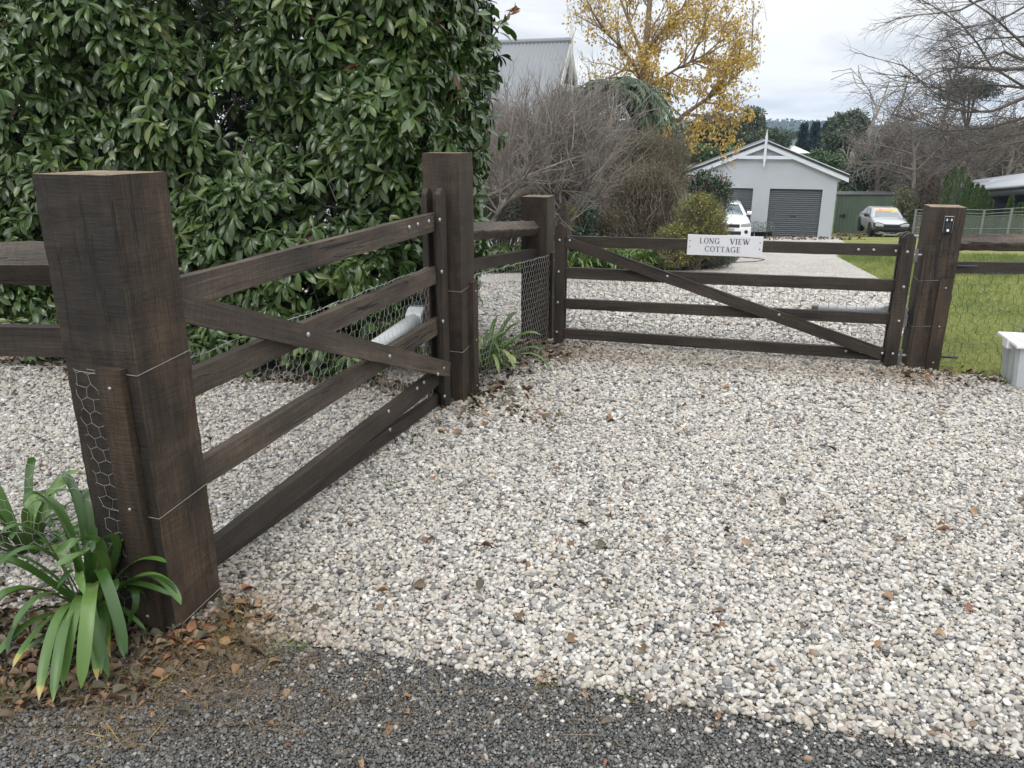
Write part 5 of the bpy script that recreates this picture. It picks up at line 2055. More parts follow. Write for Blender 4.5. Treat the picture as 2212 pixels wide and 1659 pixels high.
def tub():
    bl = gp(2196, 846)
    cx, cy = bl[0] + .245, bl[1] + .13
    o = empty('storage_tub', (cx, cy, 0), 'translucent white plastic storage tub with a clipped lid on the lawn edge', 'tub', rz=rad(-14))
    M = root_mat(o)
    plain('tub_plastic', (0.55, 0.58, 0.60), 0.35, 0, 0.05, 5)
    plain('tub_lid', (0.72, 0.73, 0.76), 0.35, 0, 0.03, 5)
    m = MAT['tub_plastic']
    m.node_tree.nodes['Principled BSDF'].inputs['Transmission Weight'].default_value = 0.25
    hx, hy, h = .235, .165, .295
    bm = bmesh.new()
    prof = []
    for i in range(40):
        a = i / 40 * 2 * PI
        c, s = math.cos(a), math.sin(a)
        k = .006 if i % 4 in (0, 1) else 0
        f = 1 / max(abs(c) / 1.0, abs(s) / 1.0)
        f = min(f, 1.32)
        prof.append((c * f, s * f, k))
    rings = []
    for z, sc in ((.0, .86), (.012, .88), (.16, .94), (h, 1.0)):
        rings.append([bm.verts.new((x * (hx * sc + k), y * (hy * sc + k), z)) for x, y, k in prof])
    for A, B in zip(rings[:-1], rings[1:]):
        for j in range(40):
            bm.faces.new((A[j], A[(j + 1) % 40], B[(j + 1) % 40], B[j]))
    bm.faces.new(rings[0][::-1])
    link('tub_body', bm_mesh(bm, 'tub_body'), o, m, M)
    bm = bmesh.new()
    bm_box(bm, -hx - .025, hx + .025, -hy - .025, hy + .025, h - .012, h + .014)
    bevel(bm, .01, 2)
    bm2 = bm
    bm_box(bm2, -hx + .03, hx - .03, -hy + .03, hy - .03, h + .014, h + .022)
    link('lid', bm_mesh(bm2, 'lid'), o, MAT['tub_lid'], M)
    for s in (-1, 1):
        bm = bmesh.new()
        bm_box(bm, s * (hx + .012) - .02, s * (hx + .012) + .02, -.05, .05, h - .05, h + .02)
        bevel(bm, .006)
        link('clip', bm_mesh(bm, 'clip'), o, MAT['tub_lid'], M)
    bm = bmesh.new()
    bm_box(bm, -.18, .18, -.11, .11, .02, .11)
    bevel(bm, .01)
    link('contents', bm_mesh(bm, 'contents'), o, plain('paper_white', (0.7, 0.7, 0.68), 0.8), M)


tub()
clump('blue green tussock standing on the lawn behind the white tub', gp(2202, 735)[0] + .05, gp(2202, 735)[1], 70, .22, .006, 35, None, 'blue_green_leaf', .8, 'grass_tussock')


# ------------------------------------------------------------------ neighbouring house and its fence
def right_house():
    Y = 37.0
    z0 = float(gz(Y)) - .3
    fl = at(2100, 408, Y)
    fr = at(2420, 380, Y - 5)
    bl = at(2102, 389, Y + 4.5)
    br = at(2420, 345, Y - .5)
    o = empty('neighbour_house', (fl[0] + 3, Y, z0), 'low dark house with a grey metal roof and two skylight strips beyond the conifers', 'house')
    plain('house_roof', (0.30, 0.315, 0.34), 0.4, 0.3, 0.05, 1)
    plain('house_dark', (0.022, 0.026, 0.036), 0.4, 0, 0.2, 2)
    plain('house_fascia', (0.085, 0.092, 0.105), 0.5)
    plain('skylight', (0.80, 0.84, 0.88), 0.2)
    th = UP * .12
    V = np.array([fl, fr, br, bl, fl - th, fr - th, br - th, bl - th])
    Q = np.array([(0, 1, 2, 3), (7, 6, 5, 4), (0, 4, 5, 1), (1, 5, 6, 2), (2, 6, 7, 3), (3, 7, 4, 0)])
    link('roof', np_mesh('roof', V, Q), o, MAT['house_roof'])
    fw, bw = fr - fl, br - bl

    def rp(u, v, up=.0):
        return (fl + fw * u) * (1 - v) + (bl + bw * u) * v + UP * up
    for u0, u1, v0, v1 in ((.13, .60, .55, .74), (.26, .7, .12, .33)):
        P = np.array([rp(u0, v0, .012), rp(u1, v0, .012), rp(u1, v1, .012), rp(u0 + .02, v1, .012)])
        P = np.concatenate([P, P - UP * .02])
        link('skylight', np_mesh('skylight', P, Q), o, MAT['skylight'])
    f0, f1 = rp(.07, .02) - th * 1.03, rp(1, .02) - th * 1.03
    h = UP * .32
    n = unit(np.cross(f1 - f0, UP)) * .08
    P = np.array([f0, f1, f1 - h, f0 - h, f0 - n, f1 - n, f1 - h - n, f0 - h - n])
    link('fascia', np_mesh('fascia', P, np.array([(0, 1, 2, 3), (7, 6, 5, 4), (0, 4, 5, 1), (1, 5, 6, 2), (2, 6, 7, 3), (3, 7, 4, 0)])), o, MAT['house_fascia'])
    w0, w1 = rp(.09, .25), rp(1, .25)
    P = np.array([[w0[0], w0[1], z0], [w1[0], w1[1], z0 + .2], w1 - UP * .2, w0 - UP * .2])
    P = np.concatenate([P, P + np.array([0, 3.2, 0])])
    link('wall', np_mesh('wall', P, np.array([(0, 1, 2, 3), (7, 6, 5, 4), (0, 4, 5, 1), (1, 5, 6, 2), (2, 6, 7, 3), (3, 7, 4, 0)])), o, MAT['house_dark'])
    for i in range(3):
        c = rp(.15 + .3 * i, .06)
        bm = bmesh.new()
        bm_box(bm, c[0] - .06, c[0] + .06, c[1] - .06, c[1] + .06, z0, c[2] - .45)
        link('verandah_post', bm_mesh(bm, 'verandah_post'), o, MAT['house_fascia'])


right_house()


def paddock_fence():
    pts = [(1975, 452, 488, 33.0), (2032, 452, 497, 32.2), (2078, 452, 503, 31.4), (2118, 453, 509, 30.6), (2176, 449, 511, 29.8), (2240, 446, 513, 29.0), (2310, 443, 516, 28.2)]
    o = empty('wire_fence', at(2118, 509, 30.6), 'wire fence on grey steel posts hung with green shade cloth beyond the lawn', 'fence')
    plain('fence_galv', (0.22, 0.23, 0.225), 0.5, 0.4, 0.1, 4)
    tops, bots = [], []
    for x, y0, y1, Y in pts:
        b = at(x - 1, y1, Y)
        t = at(x + 3.5, y0, Y)
        t = np.array([b[0], b[1], t[2]])
        b = np.array([b[0], b[1], float(gz(Y)) - .1])
        tops.append(t)
        bots.append(np.array([b[0], b[1], b[2] + .13]))
        tube_obj('post', [(np.array([b, t]), np.full(2, .045))], 8, MAT['fence_galv'], o)
    tops, bots = np.array(tops), np.array(bots)
    pol = []
    for f in (.99, .87, .78, .35):
        pol.append((bots + (tops - bots) * f - np.array([0, .05, 0]), np.full(len(tops), .011)))
    tube_obj('fence_wire', pol, 4, MAT['fence_galv'], o)
    m, t, b = new_mat('shade_cloth')
    b.inputs['Base Color'].default_value = (0.16, 0.19, 0.16, 1)
    b.inputs['Roughness'].default_value = 0.8
    tr = nd(t, 'ShaderNodeBsdfTransparent')
    mx = nd(t, 'ShaderNodeMixShader')
    mx.inputs[0].default_value = .55
    t.links.new(b.outputs[0], mx.inputs[1])
    t.links.new(tr.outputs[0], mx.inputs[2])
    t.links.new(mx.outputs[0], t.nodes['Material Output'].inputs['Surface'])
    n = len(tops)
    V = np.concatenate([bots, bots + (tops - bots) * .76]) - np.array([0, .03, 0])
    link('shade_cloth', np_mesh('shade_cloth', V, np.array([(i, i + 1, i + 1 + n, i + n) for i in range(n - 1)])), o, m)


paddock_fence()


# ------------------------------------------------------------------ shrubs beyond the gates
def bare_shrub():
    rng = np.random.default_rng(8)
    Y = 10.6
    o = empty('bare_shrub', G(at(1215, 480, Y)[0], Y), 'leafless grey twiggy shrub with pale crooked limbs behind the short rail fence', 'shrub')
    tr = []

    def limb(q, r0, r1):
        p = np.array([at(x, y, yy) for x, y, yy in q])
        tr.append((p, np.linspace(r0, r1, len(p))))
        return p
    limb([(1222, 520, 10.7), (1214, 460, 10.6), (1205, 425, 10.6), (1190, 405, 10.6), (1170, 398, 10.55)], .10, .05)
    l1 = limb([(1195, 400, 10.6), (1150, 402, 10.5), (1112, 422, 9.9), (1090, 436, 9.7), (1075, 460, 9.7), (1058, 492, 9.7)], .047, .022)
    l2 = limb([(1190, 403, 10.6), (1140, 398, 10.5), (1095, 408, 9.9), (1060, 420, 9.7), (1015, 448, 9.7)], .036, .02)
    l3 = limb([(1208, 430, 10.6), (1225, 395, 10.7), (1232, 372, 10.7)], .05, .03)
    tube_obj('trunk', [(p, r) for p, r in tr[:1]] + [tr[3]], 8, MAT['bark_dark'], o)
    tube_obj('limb', tr[1:3], 8, MAT['grey_bark'], o)
    P = dict(seg=[5, 5, 4], wander=[.16, .20, .22], up=[.10, .06, .05], n=[9, 6], ang=[42, 45], ratio=[.55, .55], rr=[.5, .55], taper=.4)
    P['from'] = [.15, .15, .2]
    out, tips = [], []
    starts = []
    for l in (l1, l2, l3, tr[0][0]):
        for i in range(20):
            f = rng.uniform(0, len(l) - 1.01)
            j = int(f)
            starts.append(l[j] + (l[j + 1] - l[j]) * (f - j))
    for s in starts:
        px, py = proj(s)
        d = np.array([rng.normal(0, .75) + (1190 - px) / -260, rng.normal(0, .5), abs(rng.normal(.75, .35))])
        grow(rng, s, d, rng.uniform(.75, 1.35), .013, 0, P, out, tips)
    # long whippy shoots to the right and the top
    for i in range(230):
        s = at(rng.uniform(1050, 1320), rng.uniform(290, 410), Y + rng.normal() * .35)
        d = np.array([rng.normal(.25, .6), rng.normal(0, .3), 1])
        grow(rng, s, d, rng.uniform(.5, 1.15), .006, 1, P, out, tips)
    tube_obj('twigs', by_level(out, (0, 1)), 4, MAT['twig_grey'], o)
    tube_obj('fine_twigs', by_level(out, (2,)), 3, MAT['twig_grey'], o)
    print('bare shrub twigs', len(out))


bare_shrub()


def twig_shrub(name, label, base, blobs, n_twig, n_leaf, leaf, lmat, tmat, seed, tl=.5, tr=.004, shell=.5, up=.7, cat_='shrub', group=None, rbias=0):
    """a dense rounded shrub: fine stems fanning out of its base, leaves over its lumps"""
    rng = np.random.default_rng(seed)
    base = np.array(base, float)
    o = empty(name, base, label, cat_, group)
    big = blobs
    blobs = []
    for c, r in big:
        blobs += sub_blobs(rng, c, r, 7, .46)
    P, N = blob_pts(rng, blobs, n_twig, shell, .16)
    pol = []
    for p, nn in zip(P, N):
        d = unit(unit(p - base) * .6 + nn * .5 + rng.normal(size=3) * .35 + UP * up * .5)
        l = tl * rng.uniform(.4, 1.2) * (1.7 if rng.random() < .10 else 1)
        a = p - d * l * .7
        pol.append((np.array([a, a + d * l * .5 + rng.normal(size=3) * .04 * l, a + d * l + rng.normal(size=3) * .08 * l]), np.array([tr * 1.4, tr, tr * .45])))
    for i in range(60):
        p = P[rng.integers(len(P))]
        pol.append((np.array([base + rng.normal(size=3) * [.08, .08, 0], base * .5 + p * .5 + rng.normal(size=3) * .06, p]), np.array([tr * 4, tr * 2.6, tr])))
    tube_obj('stems', pol, 3, MAT[tmat], o)
    if n_leaf:
        leaf_obj('foliage', [foliage(rng, blobs, n_leaf, leaf[0], leaf[1], TPL_DIA, shell, .0, rbias=rbias, fuzz=.15)], MAT[lmat], o, False)
    return o


def E(px, py, Y, rx, ry, rz):
    """ellipsoid centred on a sight line at distance Y; radii in photo pixels (x, z) and metres (y)"""
    k = Y / F
    return (at(px, py, Y), np.array([rx * k, ry, rz * k]))


def gbase(px, Y):
    return G(at(px, 400, Y)[0], Y)


twig_shrub('brown_shrub', 'large brown twiggy shrub behind the left part of the sign gate', gbase(1390, 13.6), [E(1375, 450, 14.0, 95, .7, 85), E(1315, 470, 13.9, 70, .5, 70), E(1430, 450, 14.0, 66, .6, 80), E(1390, 400, 13.9, 75, .5, 50)],
           4200, 17000, (.04, .014), 'olive_leaf', 'twig_brown', 81, .5, .0035, .5, .6)
twig_shrub('olive_shrub', 'tall olive green wispy shrub above the brown shrub and left of the garage', gbase(1400, 15.5), [E(1400, 350, 15.5, 85, .8, 62), E(1340, 345, 15.2, 62, .6, 60), E(1440, 365, 15.8, 55, .6, 48)],
           3000, 17000, (.045, .013), 'wispy_leaf', 'twig_brown', 82, .8, .004, .6, .9)
twig_shrub('yellow_green_shrub', 'rounded yellow green shrub against the white wagon', gbase(1500, 13.1), [E(1505, 505, 13.0, 74, .6, 72), E(1470, 530, 12.9, 55, .5, 50), E(1526, 490, 13.1, 44, .5, 52), E(1500, 452, 13.1, 46, .4, 36), E(1548, 515, 13.2, 22, .3, 40)],
           1600, 15000, (.045, .014), 'yellow_green_leaf', 'twig_brown', 83, .4, .0035, .35, .6)
twig_shrub('low_green_shrub', 'low dark green shrub under the name sign at the gravel edge', gbase(1515, 13.3), [E(1520, 562, 13.4, 58, .45, 24), E(1480, 556, 13.3, 36, .4, 24), E(1560, 560, 13.8, 28, .3, 18)],
           300, 4500, (.045, .016), 'evergreen_leaf', 'twig_dark', 84, .3, .003, .35, .4)
twig_shrub('camellia', 'dark leafy camellia with pink buds in front of the left garage door', gbase(1535, 17.5), [E(1535, 415, 17.5, 44, .6, 40), E(1510, 402, 17.4, 32, .5, 30), E(1558, 420, 17.6, 24, .4, 34), E(1530, 450, 17.5, 40, .5, 40)],
           350, 3600, (.075, .034), 'camellia_leaf', 'twig_dark', 85, .4, .005, .5, .5)
twig_shrub('ivy_shrub', 'small blue green leafy shrub behind the free end of the sign gate', gbase(1270, 12.9), [E(1272, 470, 12.9, 24, .3, 38), E(1262, 500, 12.9, 24, .3, 24)],
           120, 1500, (.05, .036), 'blue_green_leaf', 'twig_dark', 86, .3, .004, .4, .5)
twig_shrub('gold_shrub', 'small yellowish shrub between the short netted post and the ivy like shrub', gbase(1236, 12.95), [E(1232, 480, 12.95, 22, .3, 42)],
           200, 1200, (.045, .018), 'yellow_green_leaf', 'twig_brown', 87, .3, .003, .5, .5)
twig_shrub('dark_underbrush', 'dark green underbrush below the bare grey shrub behind the rail fence', gbase(1085, 12.9), [E(1085, 460, 12.9, 62, .5, 52), E(1150, 450, 13.0, 60, .5, 66), E(1040, 450, 12.8, 34, .4, 60), E(1215, 430, 13.3, 60, .5, 90), E(1260, 420, 13.6, 40, .4, 90)],
           2200, 7500, (.05, .02), 'evergreen_leaf', 'twig_dark', 88, .5, .004, .6, .5)
twig_shrub('pale_shrub', 'pale grey green shrub below the cottage roof beside the hedge', gbase(1080, 15.5), [E(1082, 260, 15.5, 42, .5, 34), E(1060, 300, 15.4, 34, .5, 60), E(1110, 280, 15.6, 24, .4, 30)],
           700, 3200, (.05, .014), 'pale_leaf', 'twig_grey', 89, .5, .004, .6, .9)
twig_shrub('dim_bush', 'dull olive bush at the foot of the cottage gable', gbase(1190, 18.5), [E(1200, 240, 18.5, 44, .6, 44), E(1160, 300, 18.3, 90, .6, 60), E(1240, 290, 18.4, 60, .6, 70)],
           1200, 5000, (.055, .022), 'gum_leaf', 'twig_grey', 90, .6, .005, .6, .8)


def tree_fern():
    rng = np.random.default_rng(14)
    Y = 16.5
    top = at(1335, 192, Y)
    foot = G(at(1395, 420, Y)[0], Y)
    o = empty('weeping_cedar', foot, 'dark green weeping cedar with drooping feathery branches below the yellow tree', 'tree')
    k = Y / F
    tube_obj('trunk', [(np.array([foot, at(1400, 320, Y), at(1375, 255, Y), at(1350, 215, Y), top]), np.array([.16, .13, .10, .07, .04]))], 8, MAT['bark_dark'], o)
    pol, parts = [], []
    pos, dd, nn = [], [], []
    for i in range(120):
        side = 1 if rng.random() < .62 else -1
        s = top + np.array([rng.normal() * 14 * k, rng.normal() * .35, rng.normal() * 7 * k])
        L = rng.uniform(45, 140) * k
        az = rng.normal(0, .55)
        h = np.array([side * math.cos(az), math.sin(az), 0])
        c = s + h * L * .55 + UP * rng.uniform(6, 26) * k
        e = s + h * L * rng.uniform(.75, 1.05) - UP * rng.uniform(.15, 1.0) * L
        t = np.linspace(0, 1, 11)[:, None]
        C = (1 - t) ** 2 * s + 2 * t * (1 - t) * c + t * t * e
        pol.append((C, np.linspace(.013, .003, 11)))
        m = 150
        tt = rng.uniform(.08, 1, m)[:, None]
        q = (1 - tt) ** 2 * s + 2 * tt * (1 - tt) * c + tt * tt * e
        T = unit(2 * (1 - tt) * (c - s) + 2 * tt * (e - c))
        sd = unit(np.cross(T, UP))
        sg = rng.choice([-1, 1], m)[:, None]
        d = unit(T * .75 + sd * sg * .8 + np.array([0, 0, -.35]) + rng.normal(size=(m, 3)) * .15)
        pos.append(q)
        dd.append(d)
        nn.append(unit(UP + rng.normal(size=(m, 3)) * .3))
    pos, dd, nn = map(np.concatenate, (pos, dd, nn))
    n = len(pos)
    leaf_obj('crown', [leaves(TPL_DIA, pos, dd, nn, rng.uniform(.09, .22, n), .017, np.clip(rng.normal(.5, .2, n), 0, 1))], MAT['fern_leaf'], o, False)
    tube_obj('branches', pol, 4, MAT['bark_dark'], o)


tree_fern()


def autumn_tree():
    rng = np.random.default_rng(33)
    Y = 22.0
    foot = G(at(1415, 420, Y)[0], Y)
    o = empty('autumn_poplar', foot, 'tall half bare tree with yellow autumn leaves between the cottage and the garage', 'tree')
    P = dict(seg=[7, 6, 5, 4], wander=[.07, .10, .14, .18], up=[.06, .08, .04, .0], n=[9, 7, 5], ang=[46, 44, 46], ratio=[.56, .55, .5], rr=[.5, .5, .5], taper=.3)
    P['from'] = [.25, .2, .2]
    out, tips = [], []
    tr = []

    def limb(q, r0, r1, lv, L):
        p = np.array([at(x, y, yy) for x, y, yy in q])
        tr.append((p, np.linspace(r0, r1, len(p))))
        for i in range(L):
            f = rng.uniform(.25, 1) * (len(p) - 1.01)
            j = int(f)
            s = p[j] + (p[j + 1] - p[j]) * (f - j)
            t = unit(p[j + 1] - p[j])
            a = rad(rng.uniform(30, 65))
            sd = rng.normal(size=3)
            sd = unit(sd - t * (sd @ t))
            grow(rng, s, t * math.cos(a) + sd * math.sin(a), rng.uniform(.8, 1.9), .022, lv, P, out, tips)
    limb([(1425, 420, 22), (1408, 330, 22), (1398, 250, 22), (1392, 170, 22), (1396, 90, 22), (1404, 0, 22), (1408, -120, 22)], .15, .05, 1, 26)
    limb([(1435, 300, 22), (1475, 250, 21.9), (1540, 205, 21.8), (1590, 165, 21.6), (1640, 110, 21.5)], .075, .012, 1, 17)
    limb([(1398, 200, 22), (1370, 140, 21.8), (1335, 95, 21.6), (1300, 62, 21.5), (1240, 30, 21.4)], .06, .012, 1, 14)
    limb([(1394, 160, 22), (1350, 150, 22.3), (1300, 175, 22.5), (1255, 200, 22.6)], .045, .01, 2, 12)
    limb([(1396, 110, 22), (1445, 50, 22.2), (1500, -10, 22.3), (1540, -90, 22.4)], .06, .012, 1, 13)
    limb([(1394, 130, 22), (1360, 50, 22.3), (1330, -30, 22.5), (1300, -100, 22.6)], .055, .012, 1, 12)
    limb([(1480, 246, 21.9), (1530, 250, 21.7), (1580, 252, 21.5), (1610, 262, 21.4)], .03, .008, 2, 12)
    limb([(1398, 190, 22), (1460, 150, 21.5), (1520, 120, 21.2), (1580, 70, 21)], .045, .01, 1, 13)
    lo, hi = 1222, 1652
    okp = lambda q: lo < proj(q)[0] < hi and not (proj(q)[0] > 1596 and proj(q)[1] > 265)
    out = [(l, p, r) for l, p, r in out if okp(p[-1]) and okp(p[len(p) // 2])]
    tips = [(p, d) for p, d in tips if okp(p[-1])]
    tube_obj('trunk', tr[:1], 9, MAT['bark_tan'], o)
    tube_obj('limbs', tr[1:] + by_level(out, (1,)), 5, MAT['bark_tan'], o)
    tube_obj('twigs', by_level(out, (2, 3)), 3, MAT['bark_tan'], o)
    pos = []
    for pts, d in tips:
        q = pts[rng.integers(1, len(pts))]
        px, py = proj(q)
        dens = np.interp(py, [-80, 40, 130, 280, 330], [.25, .6, .95, 1.5, 1.7]) * np.interp(px, [1220, 1300, 1380, 1560, 1650], [.18, .6, 1.15, 1.0, .5])
        m = rng.poisson(dens * 5.6)
        for _ in range(m):
            pos.append(pts[rng.integers(0, len(pts))] + rng.normal(size=3) * .06)
    # hanging golden sprays on the right, in front of the dark trees
    for px, py, r, m in ((1505, 285, 22, 130), (1490, 310, 16, 90), (1572, 265, 22, 110), (1580, 298, 9, 50), (1500, 250, 26, 110), (1540, 225, 30, 120), (1445, 235, 30, 150), (1410, 215, 34, 150), (1440, 285, 14, 50), (1350, 175, 36, 160), (1290, 165, 34, 120)):
        for _ in range(m):
            pos.append(at(px + rng.normal() * r * .6, py + rng.normal() * r * .7, 21.7 + rng.normal() * .35))
    pos = np.array(pos)
    n = len(pos)
    print('autumn leaves', n, 'branches', len(out))
    d = rng.normal(size=(n, 3)) * .6 + np.array([0, 0, -.9])
    leaf_obj('crown', [leaves(leaf_tpl(2, 'ovate', .1, .1), pos, d, rng.normal(size=(n, 3)) + [0, -.5, .2], rng.uniform(.055, .10, n), rng.uniform(.045, .072, n), np.clip(rng.normal(.5, .24, n), 0, 1))], MAT['gold_leaf'], o, False)


autumn_tree()


# ------------------------------------------------------------------ bare trees on the right
def P4x(x, y):
    return 1681 + .24 * x, .24 * y


def near_bare_tree():
    """its trunk stands outside the frame; drooping limbs reach in from the right"""
    rng = np.random.default_rng(52)
    Y = 13.0
    foot = G(at(2560, 420, Y)[0], Y)
    o = empty('bare_tree', foot, 'near leafless tree whose long dark arching twigs reach in from the right edge', 'tree', 'leafless trees on the right')
    tr, out, tips = [], [], []
    P = dict(seg=[6, 5, 4], wander=[.10, .13, .16], up=[.0, -.02, -.02], n=[7, 5], ang=[34, 38], ratio=[.6, .55], rr=[.55, .6], taper=.35)
    P['from'] = [.15, .15]
    head = at(2540, 60, Y)
    tr.append((np.array([foot, at(2550, 250, Y), head, at(2500, -200, Y)]), np.array([.24, .19, .14, .06])))

    def limb(q, r0, r1, m, L, lv=0):
        p = np.array([at(*P4x(x, y), Y + dy) for x, y, dy in q])
        tr.append((p, np.linspace(r0 * .62, r1 * .8, len(p))))
        for i in range(m):
            f = rng.uniform(.0, 1) * (len(p) - 1.01)
            j = int(f)
            s = p[j] + (p[j + 1] - p[j]) * (f - j)
            t = unit(p[j + 1] - p[j])
            a = rad(rng.uniform(12, 48))
            sd = rng.normal(size=3) * [1, 1, .7]
            sd = unit(sd - t * (sd @ t))
            grow(rng, s, t * math.cos(a) + sd * math.sin(a), L * rng.uniform(.5, 1.2), .0068, lv, P, out, tips)
    limb([(3500, 300, 0), (2700, 680, -.2), (2212, 880, -.4), (1930, 1000, -.5), (1700, 1010, -.5), (1420, 930, -.5)], .075, .008, 26, 1.1)
    limb([(3500, 250, 0), (2600, 560, .2), (2180, 620, .3), (1940, 625, .3), (1650, 600, .3), (1430, 650, .3), (1140, 800, .4)], .07, .006, 26, 1.0)
    limb([(3400, 200, 0), (2500, 600, -.6), (2180, 530, -.7), (2030, 465, -.7), (1880, 540, -.7), (1700, 600, -.7)], .06, .007, 22, .9)
    limb([(3500, 500, 0), (2700, 1000, -.3), (2212, 1270, -.5), (1900, 1330, -.6), (1500, 1390, -.6)], .06, .006, 20, .9)
    limb([(3500, 400, 0), (2700, 900, .4), (2212, 1060, .5), (1900, 1150, .5), (1500, 1180, .5), (1180, 1060, .5)], .06, .006, 24, 1.0)
    limb([(2900, -600, 0), (2400, -250, .2), (2000, -50, .2), (1790, 10, .2), (1640, 90, .2), (1450, 120, .2), (1150, 145, .2)], .06, .005, 18, .8)
    limb([(2800, 900, -.3), (2450, 640, -.4), (2150, 345, -.4), (1900, 120, -.4), (1700, -10, -.4)], .045, .012, 10, .9)
    limb([(2400, 900, .6), (1920, 600, .6), (1800, 400, .6), (1650, 220, .6), (1400, 60, .6), (1300, 0, .6)], .035, .007, 14, .8)
    limb([(3000, -300, 0), (2500, 0, -.4), (2212, 60, -.5), (1950, 210, -.6), (1700, 240, -.6)], .05, .006, 18, .8)
    limb([(3500, 450, 0), (2800, 760, .8), (2300, 800, .9), (1900, 760, .9), (1500, 790, .9), (1150, 780, .9)], .06, .006, 24, 1.0)
    limb([(3500, 600, 0), (2800, 1050, 1.0), (2300, 1180, 1.1), (1950, 1250, 1.1), (1600, 1420, 1.1), (1400, 1480, 1.1)], .05, .006, 18, .9)
    limb([(3300, 100, 0), (2600, 300, .7), (2212, 330, .8), (1850, 350, .8), (1500, 480, .8)], .05, .006, 20, .9)
    limb([(1800, 1000, .3), (1400, 830, .3), (1130, 590, .3), (980, 550, .3), (845, 515, .3)], .018, .005, 8, .7, 1)
    limb([(1700, 900, .1), (1400, 780, .1), (1200, 690, .1), (1000, 675, .1), (805, 660, .1)], .018, .005, 8, .7, 1)
    tube_obj('trunk', tr[:1], 10, MAT['bark_dark'], o)
    tube_obj('limbs', tr[1:], 7, MAT['twig_dark'], o)
    tube_obj('twigs', by_level(out, (0, 1)), 4, MAT['twig_dark'], o)
    tube_obj('fine_twigs', by_level(out, (2,)), 3, MAT['twig_dark'], o)
    print('near bare', len(out))


near_bare_tree()


def bare_tree(label, px, py_top, Y, spread, mat, seed, height_px=None, n0=10, droop=0, ratio=.55, levels=4, trunk_r=.16, lean=0.0, fine=.012, name='bare_tree', group='leafless trees on the right', ang=42):
    rng = np.random.default_rng(seed)
    foot = gbase(px, Y)
    top = at(px, py_top, Y)
    H = top[2] - foot[2]
    o = empty(name, foot, label, 'tree', group)
    P = dict(seg=[7, 6, 5, 4][:levels], wander=[.06, .12, .16, .2], up=[.05, .05 - droop, .0 - droop, -droop], n=[n0, 8, 6], ang=[ang, 45, 48], ratio=[ratio * spread, .6, .55], rr=[.45, .5, .55], taper=.2)
    P['from'] = [.18, .15, .15]
    out, tips = [], []
    grow(rng, foot, (lean, 0, 1), H, trunk_r, 0, P, out, tips)
    out = [(l, p, np.maximum(r, fine)) for l, p, r in out]
    tube_obj('trunk', by_level(out, (0,)), 8, MAT[mat], o)
    tube_obj('branches', by_level(out, (1, 2)), 4, MAT[mat], o)
    if levels > 3:
        tube_obj('twigs', by_level(out, (3,)), 3, MAT[mat], o)
    print(label[:30], len(out))
    return o


bare_tree('tall pale dead tree with few forked branches above the dark round evergreen', 1850, 168, 72, .9, 'bark_pale', 61, n0=5, levels=3, trunk_r=.26, ratio=.5, fine=.035, ang=32)
bare_tree('grey leafless tree right of the pale dead tree on the skyline', 1905, 170, 64, .8, 'bark_pale', 62, n0=6, levels=3, trunk_r=.2, ratio=.48, fine=.03, ang=34)
bare_tree('tall slender leafless larch rising above the brown thicket', 2012, 92, 52, .62, 'twig_dark', 63, n0=26, levels=4, trunk_r=.22, ratio=.42, fine=.012, ang=62)
bare_tree('low spreading leafless tree with pinkish brown twigs right of the garage', 1900, 272, 46, 1.2, 'twig_haze', 64, n0=15, levels=4, trunk_r=.2, droop=.10, fine=.014, ang=58)
bare_tree('brown leafless tree behind the withered conifers', 1985, 262, 44, 1.2, 'twig_haze', 65, n0=15, levels=4, trunk_r=.2, droop=.08, fine=.014, ang=56)
bare_tree('olive brown leafless tree above the row of small conifers', 2090, 285, 47, 1.1, 'twig_haze', 66, n0=15, levels=4, trunk_r=.2, droop=.04, fine=.014, ang=52)
bare_tree('brown leafless tree over the roof of the low dark house', 2180, 270, 50, 1.1, 'twig_haze', 67, n0=15, levels=4, trunk_r=.2, droop=.04, fine=.014, ang=52)

twig_shrub('brown_thicket', 'dense brown thicket of bare stems behind the small conifers', gbase(2080, 52), [E(1960, 365, 52, 75, 2, 60), E(2060, 355, 53, 75, 2, 62), E(2160, 345, 54, 80, 2, 60), E(1900, 335, 52, 60, 2, 60), E(2240, 340, 54, 60, 2, 60)],
           5200, 5000, (.22, .05), 'dead_leaf', 'twig_haze', 91, 2.2, .02, .7, 1.2)

# ------------------------------------------------------------------ evergreens and far trees
def etree(name, label, blobs, n, leaf, lmat, Y, px, seed, shell=.5, tr=.2, group=None):
    rng = np.random.default_rng(seed)
    foot = gbase(px, Y)
    o = empty(name, foot, label, 'tree', group)
    B = []
    for b in blobs:
        c, r = E(*b)
        B += sub_blobs(rng, c, r, 9, .42)
    top = np.array(B[0][0])
    pol = [(np.array([foot, foot * .5 + top * .5, top]), np.array([tr, tr * .7, tr * .3]))]
    for b in B[1::3]:
        pol.append((np.array([foot * .4 + top * .6, (top + b[0]) / 2, b[0]]), np.array([tr * .35, tr * .22, tr * .08])))
    tube_obj('trunk', pol, 6, MAT['bark_dark'], o)
    leaf_obj('crown', [foliage(rng, B, n, leaf[0], leaf[1], TPL_DIA, shell, .15)], MAT[lmat], o, False)
    return o


